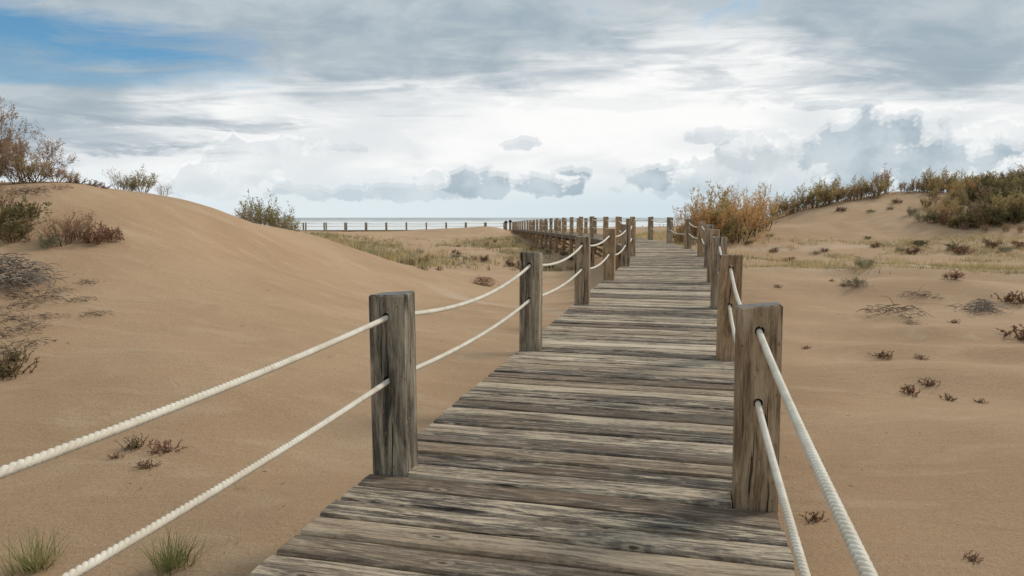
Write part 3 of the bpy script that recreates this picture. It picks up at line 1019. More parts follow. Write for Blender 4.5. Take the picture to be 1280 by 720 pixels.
# ------------------------------------------------------------------ plants
def shrub(seed, H, spread, n_stem, levels, leaf, leaf_L, leaf_W, leaf_n, bark, up=.55, leafy_from=1, droop=.0, thick=1.0, jag=.35):
    """branching shrub: returns (stem mesh builder, foliage mesh builder)"""
    r = random.Random(seed)
    st, fo = MB(), MB()
    def rv(): return Vector((r.gauss(0, 1), r.gauss(0, 1), r.gauss(0, 1)))
    def grow(p, d, L, rad_, lv):
        n = 5 if lv < 2 else 4
        pts, rads = [Vector(p)], [rad_]
        dd = d.copy()
        for i in range(n):
            dd = (dd + rv() * jag * .35 + Vector((0, 0, .10 - droop * (i / n)))).normalized()
            pts.append(pts[-1] + dd * (L / n))
            rads.append(rad_ * (1 - .75 * (i + 1) / n))
        st.tube(pts, rads, 4 if lv == 0 else 3, False)
        if lv >= leafy_from:
            m_ = int(leaf_n * (.4 if lv == leafy_from and levels > leafy_from else 1) * L / .3)
            for _ in range(m_):
                tt = r.uniform(.15, 1.0) * n
                i = min(int(tt), n - 1)
                q = pts[i].lerp(pts[i + 1], tt - i)
                dl = ((pts[i + 1] - pts[i]).normalized() + rv() * .55).normalized()
                sd_ = dl.cross(rv()).normalized()
                fo.leaf(q + rv() * leaf_L * .25, dl, sd_, leaf_L * r.uniform(.5, 1.3), leaf_W * r.uniform(.6, 1.3))
        if lv < levels:
            nb_ = r.randint(4, 6) if lv == 0 else r.randint(3, 5)
            for _ in range(nb_):
                tt = r.uniform(.25, .98) * n
                i = min(int(tt), n - 1)
                q = pts[i].lerp(pts[i + 1], tt - i)
                base = (pts[i + 1] - pts[i]).normalized()
                nd = (base + rv() * .62 + Vector((0, 0, up * .5))).normalized()
                grow(q, nd, L * r.uniform(.38, .68), max(rads[i] * .55, .0022 * thick), lv + 1)
    for i in range(n_stem):
        a = 2 * math.pi * (i + r.random()) / n_stem
        out_ = Vector((math.cos(a), math.sin(a), 0)) * r.uniform(.25, 1) * spread
        d = (out_ + Vector((0, 0, 1.0))).normalized()
        grow(Vector((math.cos(a) * .08 * H, math.sin(a) * .08 * H, -.06)), d, H * r.uniform(.5, .8), .016 * thick * H ** .6, 0)
    return st, fo

PROTO = {}
def make_shrub(key, name, bark, leaf, **kw):
    st, fo = shrub(leaf=leaf, bark=bark, **kw)
    sm = mesh('branches', st.v, st.f); sm.materials.append(MATS[bark])
    fm = None
    if fo.v:
        fm = mesh('foliage', fo.v, fo.f); fm.materials.append(MATS[leaf])
    PROTO[key] = (name, sm, fm)

for i in range(3):
    make_shrub('tam_orange%d' % i, 'tamarisk_shrub', 'bark_dark', 'leaf_orange', seed=20 + i, H=2.4, spread=.75, n_stem=8, levels=2, leaf_L=.14, leaf_W=.016, leaf_n=9, thick=1.3, leafy_from=0)
    make_shrub('tam_olive%d' % i, 'tamarisk_shrub', 'bark_dark', 'leaf_olive', seed=30 + i, H=1.9, spread=.8, n_stem=8, levels=2, leaf_L=.12, leaf_W=.018, leaf_n=12, thick=1.2, leafy_from=0)
    make_shrub('tam_rust%d' % i, 'tamarisk_shrub', 'bark_pale', 'leaf_rust', seed=40 + i, H=1.9, spread=.55, n_stem=7, levels=2, leaf_L=.11, leaf_W=.014, leaf_n=8, thick=1.2, leafy_from=0)
    make_shrub('green%d' % i, 'evergreen_bush', 'bark_dark', 'leaf_green', seed=50 + i, H=2.0, spread=1.0, n_stem=10, levels=2, leaf_L=.12, leaf_W=.03, leaf_n=12, thick=1.2, leafy_from=0)
    make_shrub('low_brown%d' % i, 'low_bush', 'weed_dark', 'leaf_brown', seed=60 + i, H=.55, spread=1.5, n_stem=12, levels=2, leaf_L=.06, leaf_W=.012, leaf_n=14, thick=.8, up=.2)
    make_shrub('low_sage%d' % i, 'low_bush', 'bark_pale', 'leaf_sage', seed=70 + i, H=.5, spread=1.5, n_stem=12, levels=2, leaf_L=.06, leaf_W=.010, leaf_n=14, thick=.8, up=.2)
    make_shrub('low_green%d' % i, 'low_bush', 'weed_dark', 'leaf_green', seed=80 + i, H=.55, spread=1.4, n_stem=12, levels=2, leaf_L=.06, leaf_W=.014, leaf_n=14, thick=.8, up=.2)
make_shrub('bare0', 'bare_shrub', 'bark_dark', 'leaf_rust', seed=91, H=1.55, spread=.95, n_stem=8, levels=3, leaf_L=.06, leaf_W=.007, leaf_n=12, thick=1.0, leafy_from=2, jag=.45)
make_shrub('bare1', 'bare_shrub', 'bark_dark', 'leaf_rust', seed=95, H=1.25, spread=1.3, n_stem=8, levels=3, leaf_L=.055, leaf_W=.007, leaf_n=15, thick=.9, leafy_from=2, jag=.45)
make_shrub('brush0', 'dry_brush', 'weed_dark', 'leaf_olive', seed=97, H=.7, spread=1.1, n_stem=14, levels=2, leaf_L=.05, leaf_W=.006, leaf_n=16, thick=.7)
make_shrub('brush1', 'dry_brush', 'weed_dark', 'leaf_rust', seed=98, H=.6, spread=1.3, n_stem=14, levels=2, leaf_L=.045, leaf_W=.006, leaf_n=12, thick=.7)
make_shrub('pale0', 'thin_shrub', 'bark_pale', 'leaf_yellow', seed=99, H=.8, spread=.9, n_stem=14, levels=2, leaf_L=.06, leaf_W=.009, leaf_n=14, thick=.8)
make_shrub('pale1', 'thin_shrub', 'bark_pale', 'leaf_rust', seed=100, H=.8, spread=.7, n_stem=10, levels=2, leaf_L=.045, leaf_W=.006, leaf_n=5, thick=.8)

def heap(seed, n, Lh, Wh, Hh, mat, rad_):
    """tangle of arching dry twigs"""
    r = random.Random(seed)
    m_ = MB()
    for _ in range(n):
        a = r.uniform(0, 2 * math.pi)
        p = Vector((r.gauss(0, .38) * Lh, r.gauss(0, .38) * Wh, 0))
        hh = Hh * math.exp(-(p.x / Lh) ** 2 - (p.y / Wh) ** 2)
        p.z = r.uniform(-.02, hh)
        L = r.uniform(.15, .5) * (Lh + Wh) / 2
        d = Vector((math.cos(a), math.sin(a), r.uniform(.0, .8))).normalized()
        pts = [p]
        for i in range(4):
            d = (d + Vector((r.gauss(0, .25), r.gauss(0, .25), -.28))).normalized()
            q = pts[-1] + d * (L / 4)
            q.z = max(q.z, -.03)
            pts.append(q)
        m_.tube(pts, [rad_, rad_ * .9, rad_ * .8, rad_ * .6, rad_ * .3], 3, False)
    me = mesh('twigs', m_.v, m_.f); me.materials.append(MATS[mat])
    return me
PROTO['heap0'] = ('twig_heap', heap(1, 520, .75, .55, .42, 'twig_grey', .006), None)
PROTO['heap1'] = ('twig_heap', heap(2, 260, .62, .42, .26, 'twig_grey', .006), None)
PROTO['tangle0'] = ('dry_twigs', heap(3, 90, .75, .6, .16, 'bark_dark', .006), None)
PROTO['tangle1'] = ('dry_twigs', heap(4, 70, .5, .4, .12, 'bark_dark', .005), None)
PROTO['tumble0'] = ('dry_bush', heap(5, 320, .60, .40, .34, 'leaf_rust', .007), None)

def weed(seed, n, H, leaf_mat):
    """small dead weed: thin stems with clusters of curled seed heads"""
    r = random.Random(seed)
    st, fo = MB(), MB()
    for i in range(n):
        a = r.uniform(0, 6.28)
        p = Vector((r.gauss(0, .3) * H, r.gauss(0, .3) * H, -.01))
        d = Vector((math.cos(a) * .6, math.sin(a) * .6, r.uniform(.3, 1))).normalized()
        pts = [p]
        for k in range(4):
            d = (d + Vector((r.gauss(0, .25), r.gauss(0, .25), r.gauss(0, .15)))).normalized()
            pts.append(pts[-1] + d * H * r.uniform(.12, .28))
        st.tube(pts, [.004, .0035, .003, .0025, .002], 3, False)
        for q in pts[1:]:
            for _ in range(r.randint(2, 6)):
                v_ = Vector((r.gauss(0, 1), r.gauss(0, 1), r.gauss(0, 1))).normalized()
                fo.leaf(q, v_, v_.cross(Vector((r.random(), r.random(), r.random() + .1))).normalized(), r.uniform(.010, .024), r.uniform(.003, .007))
    sm = mesh('stems', st.v, st.f); sm.materials.append(MATS['weed_dark'])
    fm = mesh('seed_heads', fo.v, fo.f); fm.materials.append(MATS[leaf_mat])
    return sm, fm
for i in range(3):
    PROTO['weed%d' % i] = ('dead_weed', *weed(10 + i, 20, .13, 'leaf_brown'))
PROTO['weed_green'] = ('beach_weed', *weed(15, 30, .15, 'leaf_green'))

def tuft_mesh(seed, n, H, spread, w, lean=.5):
    r = random.Random(seed)
    m_ = MB()
    for i in range(n):
        a = r.uniform(0, 6.28)
        rr = abs(r.gauss(0, .5)) * spread
        p = Vector((math.cos(a) * rr, math.sin(a) * rr, -.02))
        b_ = r.uniform(0, 6.28)
        d = Vector((math.cos(a) * lean * r.random() + .2 * math.cos(b_), math.sin(a) * lean * r.random() + .2 * math.sin(b_), 1)).normalized()
        L = H * r.uniform(.45, 1.15)
        pts = [p]
        bend = Vector((math.cos(b_), math.sin(b_), -.5)) * r.uniform(.05, .30)
        for k in range(4):
            pts.append(pts[-1] + d * (L / 4))
            d = (d + bend).normalized()
        side = Vector((-math.sin(b_), math.cos(b_), 0))
        m_.strip(pts, side, w)
    return m_
for i in range(2):
    tm = tuft_mesh(200 + i, 190, .25, .11, .0024, .8); me = mesh('blades', tm.v, tm.f); me.materials.append(MATS['grass_green'])
    PROTO['tuft%d' % i] = ('grass_tuft', me, None)
tm = tuft_mesh(210, 60, .5, .16, .004); me = mesh('blades', tm.v, tm.f); me.materials.append(MATS['straw']); PROTO['straw0'] = ('straw_tuft', me, None)
tm = tuft_mesh(211, 14, .13, .05, .0012); me = mesh('blades', tm.v, tm.f); me.materials.append(MATS['grass_green']); PROTO['tuft_small'] = ('grass_tuft', me, None)

PRND = random.Random(5)
PLANTS = []
def place(key, px, py, scale, label, cat, group=None, sz=None, Y=None, rz=None, dz=0.0, at_xy=None):
    name, sm, fm = PROTO[key]
    if at_xy is not None:
        x, y = at_xy; z = gz(x, y)
    elif Y is not None:
        x = Y * ray(px, py)[0] / ray(px, py)[1]; y = Y; z = gz(x, y)
    else:
        h = hit(px, py)
        if h is None: return None
        x, y, z = h
    e = empty(name, (x, y, z + dz), PRND.uniform(0, 6.28) if rz is None else rz)
    e.scale = (scale, scale, scale * (sz or 1))
    q_ = link(sm.name.split('.')[0], sm, None, e)
    if q_.name.startswith(('twigs', 'blades', 'stems')): q_['kind'] = 'stuff'
    if fm:
        q_ = link(fm.name.split('.')[0], fm, None, e)
        if q_.name.startswith('seed_heads'): q_['kind'] = 'stuff'
    tag(e, label, cat, group)
    PLANTS.append((key, x, y, z))
    return e

# --- left dune
place('bare0', -26, 232, .95, 'tall leafless dark shrub on the high crest of the smooth dune', 'shrub', Y=13.6, rz=.4)
place('bare1', 36, 232, .80, 'bare wide-spreading shrub leaning out over the smooth dune crest', 'shrub', Y=13.8, rz=1.9)
place('bare1', -16, 232, .95, 'leafless shrub half out of the picture behind the tall bare one', 'shrub', Y=14.4, rz=4.2)
for i, (px, Y, s) in enumerate(((-10, 13.4, 1.0), (22, 13.5, .95), (48, 13.6, .85), (70, 13.7, .65), (92, 13.9, .4))):
    place('brush%d' % (i % 2), px, 230, s, 'low rusty brush under the bare shrubs on the dune crest', 'brush', 'brush under the bare shrubs', Y=Y)
place('tangle1', 45, 240, .9, 'fallen dark twigs spilling down from under the bare shrubs', 'twigs')
place('tangle1', 20, 243, 1.0, 'dark root twigs hanging below the brush on the dune crest', 'twigs')
place('tangle1', 75, 236, .6, 'few dark twigs at the end of the crest brush', 'twigs')
for px, py, key, s, lab in ((8, 292, 'low_green0', 1.0, 'dark green mat of brush on the shaded upper dune slope'), (30, 284, 'low_green1', .75, 'dark brush beside the green mat high on the dune slope'),
                            (15, 303, 'low_green2', .8, 'green-brown brush just above the grey twig heap'), (-12, 280, 'brush1', 1.2, 'rusty brush at the top of the brush mat on the dune slope'),
                            (78, 306, 'brush1', .85, 'reddish brush patch on the open dune slope'), (98, 300, 'brush1', .8, 'reddish brush patch on the dune slope farther from the green mat'),
                            (118, 306, 'low_brown0', .6, 'small brown brush patch at the tail of the reddish brush'), (140, 303, 'low_brown1', .45, 'last tiny brown brush on the open dune slope'),
                            (62, 309, 'low_sage0', .45, 'pale green-grey sprig before the reddish brush')):
    place(key, px, py, s, lab, 'brush')
place('heap0', 8, 358, 1.0, 'heap of dry silver-grey twigs on the dune slope', 'twig heap')
place('heap1', 38, 352, .6, 'thin end of the silver-grey twig heap', 'twig heap')
for px, py, s in ((12, 400, .8), (28, 385, .7), (6, 420, .7), (40, 410, .6), (58, 398, .5), (36, 432, .6), (22, 372, .9), (75, 365, .5), (110, 355, .5), (118, 395, .5), (100, 376, .5), (55, 375, .7), (10, 442, .6)):
    place('tangle1', px, py, s, 'thin dark dead twigs scattered below the grey twig heap', 'twigs', 'dead twigs on the dune slope')
place('weed_green', 8, 470, 1.7, 'dark green and brown weed low on the dune slope', 'weed')
place('weed_green', 22, 452, 1.2, 'brown weed sprig just above the dark green weed', 'weed')
for i, (px, s) in enumerate(((150, 1.0), (178, 1.05), (205, .75))):
    place('pale1' if i != 1 else 'pale0', px, 246, s * .62, ('dry twiggy bush on the smooth dune crest between the bare shrubs and the crest end', 'tallest thin twig bush of the three on the dune crest', 'small dry bush at the seaward end of the dune crest')[i], 'bush', 'twig bushes on the dune crest', Y=16.0 + i * .35)
place('pale0', 162, 244, .5, 'thin twig bush squeezed between two bushes on the dune crest', 'bush', 'twig bushes on the dune crest', Y=16.3)
place('weed0', 93, 229, 1.6, 'single small dead weed standing on the dune crest', 'weed', Y=13.9)
place('weed1', 117, 233, 1.5, 'small dark weed pair on the dune crest before the twig bushes', 'weed', Y=14.2)
place('weed2', 128, 236, 1.2, 'tiny dark weed on the dune crest before the twig bushes', 'weed', Y=14.3)
for i, (px, Y, s, key) in enumerate(((322, 22, 1.35, 'pale0'), (345, 22.4, 1.1, 'pale0'), (362, 23, .9, 'pale0'), (303, 21, .8, 'pale1'))):
    place(key, px, 283, s, 'yellow-green twiggy bush behind the foot of the smooth dune', 'bush', 'bushes behind the dune foot', Y=Y)
place('tuft0', 45, 712, 1.0, 'green and straw grass tuft growing alone in the sand, tallest and greenest', 'grass tuft')
place('tuft1', 214, 712, .95, 'straw-coloured grass tuft in the sand under the lower rope', 'grass tuft')
place('tuft_small', 300, 612, .8, 'tiny faint grass sprig in the sand between the ropes and the deck', 'grass tuft')
place('weed_green', 172, 560, .8, 'green sprawling beach weed in open sand under the upper rope', 'weed')
place('weed0', 205, 566, .9, 'dark brown beach weed next to the green one', 'weed')
place('weed1', 183, 585, .6, 'small red-brown dead weed below the green beach weed', 'weed')
place('weed2', 145, 574, .4, 'tiny brown dead sprig beside the green beach weed', 'weed')
place('tumble0', 604, 357, .85, 'rusty dried bush lying alone on pale sand beside the walkway', 'bush', rz=.3)
place('tangle1', 528, 337, .9, 'dark dead twigs at the edge of the grassy hollow', 'twigs')
place('weed2', 548, 338, 1.3, 'small dark weed next to the dead twigs at the hollow edge', 'weed')

# --- right-hand tamarisks along the walkway
TAM = [(862, 318, 30.5, .62, 'orange', 'low orange tamarisk nearest the boardwalk bend'), (880, 318, 30.5, .95, 'orange', 'orange tamarisk behind the rope fence with bare upper twigs'),
       (905, 318, 31, 1.28, 'olive', 'tallest tamarisk beside the boardwalk, olive tips over rust'), (922, 315, 31.5, 1.0, 'orange', 'full rust-orange tamarisk at the foot of the far dune'),
       (938, 310, 33, .95, 'orange', 'broad orange tamarisk climbing the foot of the far dune'), (893, 312, 33.5, 1.4, 'rust', 'thin twiggy tamarisk seen between the orange ones'),
       (955, 300, 35, .80, 'olive', 'olive tamarisk where the far dune begins to rise'), (848, 308, 35, .55, 'olive', 'small yellow-green tamarisk beyond the boardwalk bend'),
       (915, 306, 36, 1.0, 'orange', 'orange tamarisk at the back of the clump by the fence'), (872, 308, 36, .7, 'orange', 'rust tamarisk at the back beside the bend')]
for i, (px, py, Y, s, k_, lab) in enumerate(TAM):
    place('tam_%s%d' % (k_, i % 3), px, py, s, lab, 'shrub', 'tamarisks beside the boardwalk', Y=Y, dz=-.3 * s)
# crest row on the right-hand dune
CREST = [(968, 272, .62, 'rust'), (985, 268, .5, 'olive'), (1002, 263, .62, 'olive'), (1018, 260, .72, 'olive'), (1034, 257, .68, 'olive'), (1050, 254, .55, 'rust'), (1066, 252, .62, 'rust'), (1082, 249, .58, 'rust'), (1104, 246, .95, 'rust'), (1092, 247, .6, 'olive'),
         (976, 270, .5, 'orange'), (994, 266, .5, 'rust'), (1010, 262, .55, 'rust'), (1026, 259, .6, 'rust'), (1042, 256, .55, 'olive'), (1058, 253, .5, 'olive'), (1074, 251, .55, 'olive'), (1128, 242, .38, 'rust'), (1136, 243, .3, 'rust'), (1142, 242, .34, 'olive'), (1156, 241, .5, 'olive'), (1170, 240, .55, 'rust'), (1190, 238, .6, 'olive'), (1163, 240, .6, 'olive'), (1150, 240, .45, 'rust'), (1180, 238, .5, 'olive')]
for i, (px, py, s, k_) in enumerate(CREST):
    lab = {'olive': 'small olive-yellow', 'rust': 'small thin rust-pink', 'orange': 'single small orange'}[k_] + ' tamarisk in the row along the far dune crest'
    if px > 1120: lab = {'olive': 'olive-yellow', 'rust': 'thin rust-pink'}[k_] + ' tamarisk on the crest where the row meets the dense thicket'
    if i == 8: lab = 'pinkish-brown tamarisk standing tallest in the row on the far dune crest'
    place('tam_%s%d' % (k_, i % 3), px, py + 5, s * 1.12, lab, 'shrub', 'tamarisk row on the far dune crest', Y=40.2 + (i % 3) * .4, dz=-.3 * s)
# thicket at the right end
TH = random.Random(77)
for i in range(62):
    px = TH.uniform(1150, 1330); 
    d_ = TH.random()
    Y = 31.5 + 9.5 * d_
    lim = 1165 + 60 * (1 - d_) if d_ < .6 else 1160
    if px < lim: px += 55
    k_ = TH.choice(('green', 'green', 'tam_olive', 'tam_olive', 'tam_rust', 'green')) if px > 1215 else TH.choice(('tam_olive', 'tam_olive', 'tam_rust', 'tam_orange'))
    s = TH.uniform(.36, .56) * (1.0 + .45 * max(0, (px - 1200) / 100))
    lab = {'green': 'dark green bush in the dense thicket on the far dune', 'tam_olive': 'olive-yellow shrub in the dense thicket on the far dune', 'tam_orange': 'rust-orange shrub in the dense thicket on the far dune', 'tam_rust': 'thin reddish shrub in the dense thicket on the far dune'}[k_]
    place('%s%d' % (k_, i % 3), px, 280, s, lab, 'shrub', 'thicket on the far dune', Y=Y, dz=-.3 * s)
for i, (px, py, s, k_) in enumerate(((1158, 262, .34, 'tam_olive'), (1172, 258, .36, 'tam_rust'), (1186, 262, .38, 'tam_olive'), (1165, 272, .34, 'tam_olive'), (1180, 274, .36, 'tam_orange'), (1196, 270, .40, 'tam_olive'), (1210, 276, .38, 'tam_rust'),
                                     (1222, 270, .42, 'green'), (1238, 278, .40, 'tam_olive'), (1252, 272, .45, 'green'), (1268, 280, .40, 'green'), (1206, 288, .30, 'tam_rust'), (1230, 291, .28, 'tam_rust'), (1190, 285, .32, 'tam_olive'), (1258, 290, .28, 'tam_rust'), (1276, 292, .3, 'tam_rust'))):
    lab = {'green': 'low dark green bush spilling down the front of the thicket', 'tam_olive': 'low yellow-olive bush spilling down the front of the thicket', 'tam_orange': 'low orange bush among olive ones at the front of the thicket', 'tam_rust': 'low faded reddish bush spilling down the front of the thicket'}[k_]
    place('%s%d' % (k_, i % 3), px, py, s, lab, 'shrub', 'bushes at the front of the thicket', dz=-.3 * s)
for i, (px, py, s, k_) in enumerate(((1152, 278, .9, 'low_sage'), (1168, 280, .9, 'low_green'), (1185, 282, .9, 'low_brown'), (1200, 285, 1.0, 'low_green'), (1225, 283, .9, 'low_brown'), (1245, 283, 1.0, 'low_green'), (1262, 276, 1.0, 'low_green'), (1140, 270, .7, 'low_sage'))):
    place('%s%d' % (k_, i % 3), px, py, s * 1.3, 'low %s scrub along the lower edge of the thicket' % {'low_sage': 'yellow-grey', 'low_green': 'dark green', 'low_brown': 'brown'}[k_], 'scrub', 'scrub below the thicket')
# single clumps on the dune face and grass flat
CL = [(1122, 254, .75, 'low_brown0', 'rust-brown clump high on the bare far dune face'), (1052, 264, .8, 'low_brown1', 'brown clump near the crest of the bare far dune face'), (1088, 266, .6, 'low_sage0', 'grey-green clump on the bare far dune face'), (1113, 262, .6, 'low_sage1', 'yellow-grey clump on the bare far dune face'),
      (962, 296, .55, 'low_sage2', 'tiny grey sprig at the near foot of the far dune face'), (935, 306, .55, 'low_green0', 'flat dark clump by the tamarisks at the dune foot'),
      (1148, 308, .95, 'low_green1', 'dark green clump on the grassy flat before the far dune'), (1192, 313, .9, 'low_green2', 'dark clump touching a red-brown one on the grassy flat'), (1203, 318, 1.0, 'low_brown2', 'red-brown clump on the grassy flat'),
      (1240, 309, 1.0, 'low_brown0', 'largest red-brown clump on the grassy flat below the thicket'), (1255, 315, .8, 'low_sage1', 'grey clump beside the largest red-brown clump'), (1276, 309, .8, 'low_brown1', 'brown clump on the grassy flat under the thicket end'),
      (1140, 318, .9, 'low_brown1', 'grey-brown spreading clump on the grassy flat'), (1125, 315, .7, 'low_sage0', 'sage clump beside the spreading grey-brown one'), (1095, 310, .7, 'low_brown2', 'faded brown clump in the straw grass'),
      (1020, 318, .55, 'low_sage2', 'yellowish clump in the straw grass near the dune foot'), (1030, 315, .5, 'low_brown0', 'orange-brown clump in the straw grass near the dune foot'), (967, 316, .6, 'low_brown2', 'reddish clump in the straw grass by the tamarisks'),
      (985, 327, .6, 'low_brown1', 'brown clump at the front of the straw grass'), (1080, 334, .9, 'low_sage1', 'grey clump at the front of the straw grass'), (1070, 358, .7, 'low_sage0', 'sage-green clump on the pale sand terrace'),
      (1085, 300, .4, 'low_green0', 'small dark clump on the pale sand at the dune foot'), (1190, 349, .6, 'low_brown0', 'brown clump at the edge of the sand terrace')]
for px, py, s, key, lab in CL:
    place(key, px, py, s, lab, 'clump', sz=.6)
place('tangle0', 1115, 392, 1.1, 'dark sprawling dead twigs on the sand bank', 'twigs')
place('tangle0', 1150, 372, .8, 'dead twigs at the top of the sand bank beneath straw grass', 'twigs')
place('tangle1', 1140, 405, .6, 'small bunch of dead twigs below the sprawling ones', 'twigs')
place('heap1', 1228, 390, 1.0, 'flat mound of grey dry twigs on the sand', 'twig heap')
place('weed0', 1265, 378, 2.6, 'tall reddish dead weed by the grey twig mound', 'weed')
place('weed1', 1278, 425, 2.4, 'dark red-brown weed cut by the picture edge', 'weed')
for px, py, s, lab in ((1192, 404, 1.0, 'dark round sprig on sand below the grey twig mound'), (1103, 447, 1.3, 'leaning dead weed on the rippled sand'), (1150, 449, .9, 'short dark dead twig weed on the rippled sand'),
                       (1137, 492, 1.2, 'brown weed patch half buried in the rippled sand'), (1160, 482, 1.1, 'brown weed beside the half buried patch'), (1185, 500, .8, 'thin buried weed on the sand ridge'), (1226, 504, .6, 'dark sprig on the lee of a sand ridge'),
                       (1018, 652, .75, 'dark brown weed in sand between the ropes and the last post'), (1214, 702, .5, 'small dead weed in the smooth foreground sand'), (1008, 436, .7, 'tiny weed in sand by the second fence post'), (1055, 358, .9, 'thin weed on the pale terrace'), (1040, 352, .8, 'dark stick weed on the pale terrace'), (972, 360, 1.0, 'thorny stick lying on the pale terrace beside the fence')):
    place('weed%d' % PRND.randint(0, 2), px, py, s * .8, lab, 'weed')

# ------------------------------------------------------------------ grass that nobody could count
def grass_stuff(name, label, mat, spots, H, w, nblade, seed):
    r = random.Random(seed)
    m_ = MB()
    for x, y, z, s in spots:
        for _ in range(nblade):
            a = r.uniform(0, 6.28); b_ = r.uniform(0, 6.28)
            rr = abs(r.gauss(0, .16)) * s
            p = Vector((x + math.cos(a) * rr, y + math.sin(a) * rr, z - .02))
            d = Vector((math.cos(b_) * .35, math.sin(b_) * .35, 1)).normalized()
            L = H * s * r.uniform(.4, 1.2)
            bend = Vector((math.cos(b_), math.sin(b_), -.4)) * r.uniform(.1, .45)
            pts = [p, p + d * L * .5]
            pts.append(pts[1] + (d + bend).normalized() * L * .5)
            m_.strip(pts, (-math.sin(b_), math.cos(b_), 0), w)
    o = m_.build(name, MATS[mat])
    tag(o, label, 'grass', kind='stuff')
    return o

def scatter(n, xr, yr, seed, dens_fn):
    r_ = np.random.default_rng(seed)
    x = r_.uniform(*xr, n); y = r_.uniform(*yr, n)
    keep = r_.random(n) < dens_fn(x, y)
    x, y = x[keep], y[keep]
    z = ground(x, y)
    # keep off the decks
    d = np.sqrt(((x[:, None] - DL[None, ::2, 0]) ** 2 + (y[:, None] - DL[None, ::2, 1]) ** 2).min(1))
    k = d > 1.25
    s = r_.uniform(.5, 1.3, len(x))
    return list(zip(x[k], y[k], z[k], s[k]))

# pixel-space description of where the photograph shows grass becomes a ground-plan density through the terrain itself
def proj(x, y):
    z = ground(x, y) - CAMZ
    dz_ = y * cP - z * sP
    u = x / dz_; v = (y * sP + z * cP) / dz_
    return 640 + u * FPX, 360 - v * FPX
def hollow(x, y):
    px, py = proj(x, y)
    edge_ = np.interp(px, [370, 400, 450, 520, 600, 720], [288, 300, 320, 334, 338, 346])
    top_ = np.interp(px, [370, 450, 560, 640, 720], [290, 297, 302, 296, 300])
    m_ = sstep(edge_ - py, -4, 6) * sstep(py - top_, -2, 4) * (py > 284)
    n = vnoise(x * .18, y * .14, 31) * .6 + vnoise(x * .7, y * .5, 33) * .4
    return m_ * sstep(n, .28, .58)
def flat_r(x, y):
    px, py = proj(x, y)
    top_ = np.interp(px, [900, 1000, 1080, 1150, 1280], [300, 298, 296, 290, 294])
    bot_ = np.interp(px, [900, 980, 1060, 1150, 1280], [336, 338, 341, 356, 358])
    m_ = sstep(bot_ - py, -2, 4) * sstep(py - top_, -2, 8) * sstep(px, 905, 930)
    n = vnoise(x * .22, y * .30, 51) * .6 + vnoise(x * .8, y * .8, 53) * .4
    return m_ * sstep(n, .36, .58)
def behind_bend(x, y):
    px, py = proj(x, y)
    n = vnoise(x * .4, y * .3, 61)
    return (px > 780) * (px < 960) * (py < 322) * (py > 286) * sstep(n, .25, .6)
# spots
sp1 = scatter(15000, (-26, 7), (22, 82), 1, hollow)
grass_stuff('dry_grass', 'straw-coloured dry grass filling the hollow beside the raised boardwalk', 'straw', sp1[::2], .42, .012, 8, 1)
grass_stuff('green_grass', 'grey-green low grass and herbs in the hollow beside the raised boardwalk', 'leaf_sage', sp1[1::2], .34, .014, 8, 2)
sp2 = scatter(11000, (6, 34), (17, 33), 2, flat_r)
grass_stuff('dry_grass', 'straw-coloured dry grass on the flat before the far dune', 'straw', [q for i, q in enumerate(sp2) if i % 3], .20, .006, 12, 3)
grass_stuff('green_grass', 'grey-green low plants on the flat before the far dune', 'leaf_sage', [q for i, q in enumerate(sp2) if i % 3 == 0], .13, .008, 10, 4)
sp3 = scatter(2600, (5, 16), (26, 62), 3, behind_bend)
grass_stuff('dry_grass', 'straw grass beyond the bend of the boardwalk under the tamarisks', 'straw', sp3, .38, .009, 10, 5)
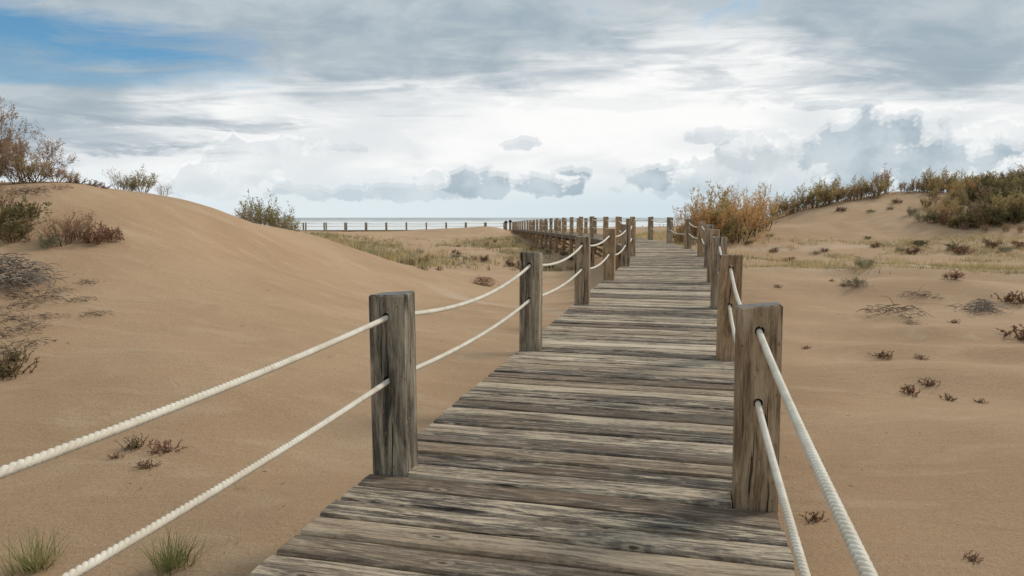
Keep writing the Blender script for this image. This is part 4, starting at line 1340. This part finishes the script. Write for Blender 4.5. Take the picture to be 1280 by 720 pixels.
# herbs and seed stalks in the hollow
HB = random.Random(9)
hb = 0
for i in range(400):
    if hb >= 34: break
    px, py = HB.uniform(470, 715), HB.uniform(303, 342)
    h_ = hit(px, py, 20, 90)
    if h_ is None or hollow(np.array([h_[0]]), np.array([h_[1]]))[0] < .25: continue
    key = HB.choice(('low_brown0', 'low_brown1', 'low_sage0', 'low_green1', 'weed1', 'weed2'))
    sc = HB.uniform(.35, .75) if key.startswith('low') else HB.uniform(1.8, 2.8)
    place(key, px, py, sc, {'low_brown': 'brown herb clump in the grassy hollow beside the raised boardwalk', 'low_sage0': 'sage herb clump in the grassy hollow beside the raised boardwalk', 'low_green': 'green herb clump in the grassy hollow beside the raised boardwalk', 'weed1': 'dark dead stalks in the grassy hollow', 'weed2': 'thin dark stalks in the grassy hollow'}[key[:9] if key[:9] in ('low_brown', 'low_green', 'low_sage0') else key],
          'herb', 'herbs in the grassy hollow', at_xy=(h_[0], h_[1]))
    hb += 1
# two small puddles lying in the hollow
t, b = new_mat('puddle_water')
b.inputs['Base Color'].default_value = (.10, .095, .08, 1); b.inputs['Roughness'].default_value = .04
for px, py, rx, ry in ((556, 321.5, .34, .55), (573, 320.5, .45, .6)):
    h_ = hit(px, py, 20, 90)
    if h_ is None: continue
    n_ = 26
    zs = max(gz(h_[0] + rx * .5 * math.cos(a_), h_[1] + ry * .5 * math.sin(a_)) for a_ in np.linspace(0, 6.28, 9))
    ring = []
    for i in range(n_):
        a_ = 2 * math.pi * i / n_
        q_ = 1 + .25 * math.sin(3 * a_ + px) + .12 * math.sin(7 * a_)
        ring.append((rx * q_ * math.cos(a_), ry * q_ * math.sin(a_), 0))
    o = link('puddle', mesh('puddle', ring, [tuple(range(n_))]), MATS['puddle_water'])
    o.location = (h_[0], h_[1], zs + .012)
    tag(o, 'small puddle of standing water in the grassy hollow', kind='structure')
# litter of twigs, shells and seed scraps on the sand
m_ = MB()
lr = random.Random(13)
for _ in range(420):
    x, y = lr.uniform(-7, 10), lr.uniform(2.5, 15)
    if vnoise(np.array([x * .5]), np.array([y * .5]), 71)[0] < .5: continue
    if np.sqrt(((DL - np.array([x, y])) ** 2).sum(1).min()) < 1.2: continue
    z = gz(x, y)
    a = lr.uniform(0, 6.28); L = lr.uniform(.01, .045)
    m_.tube([(x, y, z + .002), (x + math.cos(a) * L, y + math.sin(a) * L, z + lr.uniform(.0, .012))], [.002, .0012], 3)
o = m_.build('sand_litter', MATS['weed_dark'])
tag(o, 'tiny scraps of twig scattered over the sand', 'litter', kind='stuff')
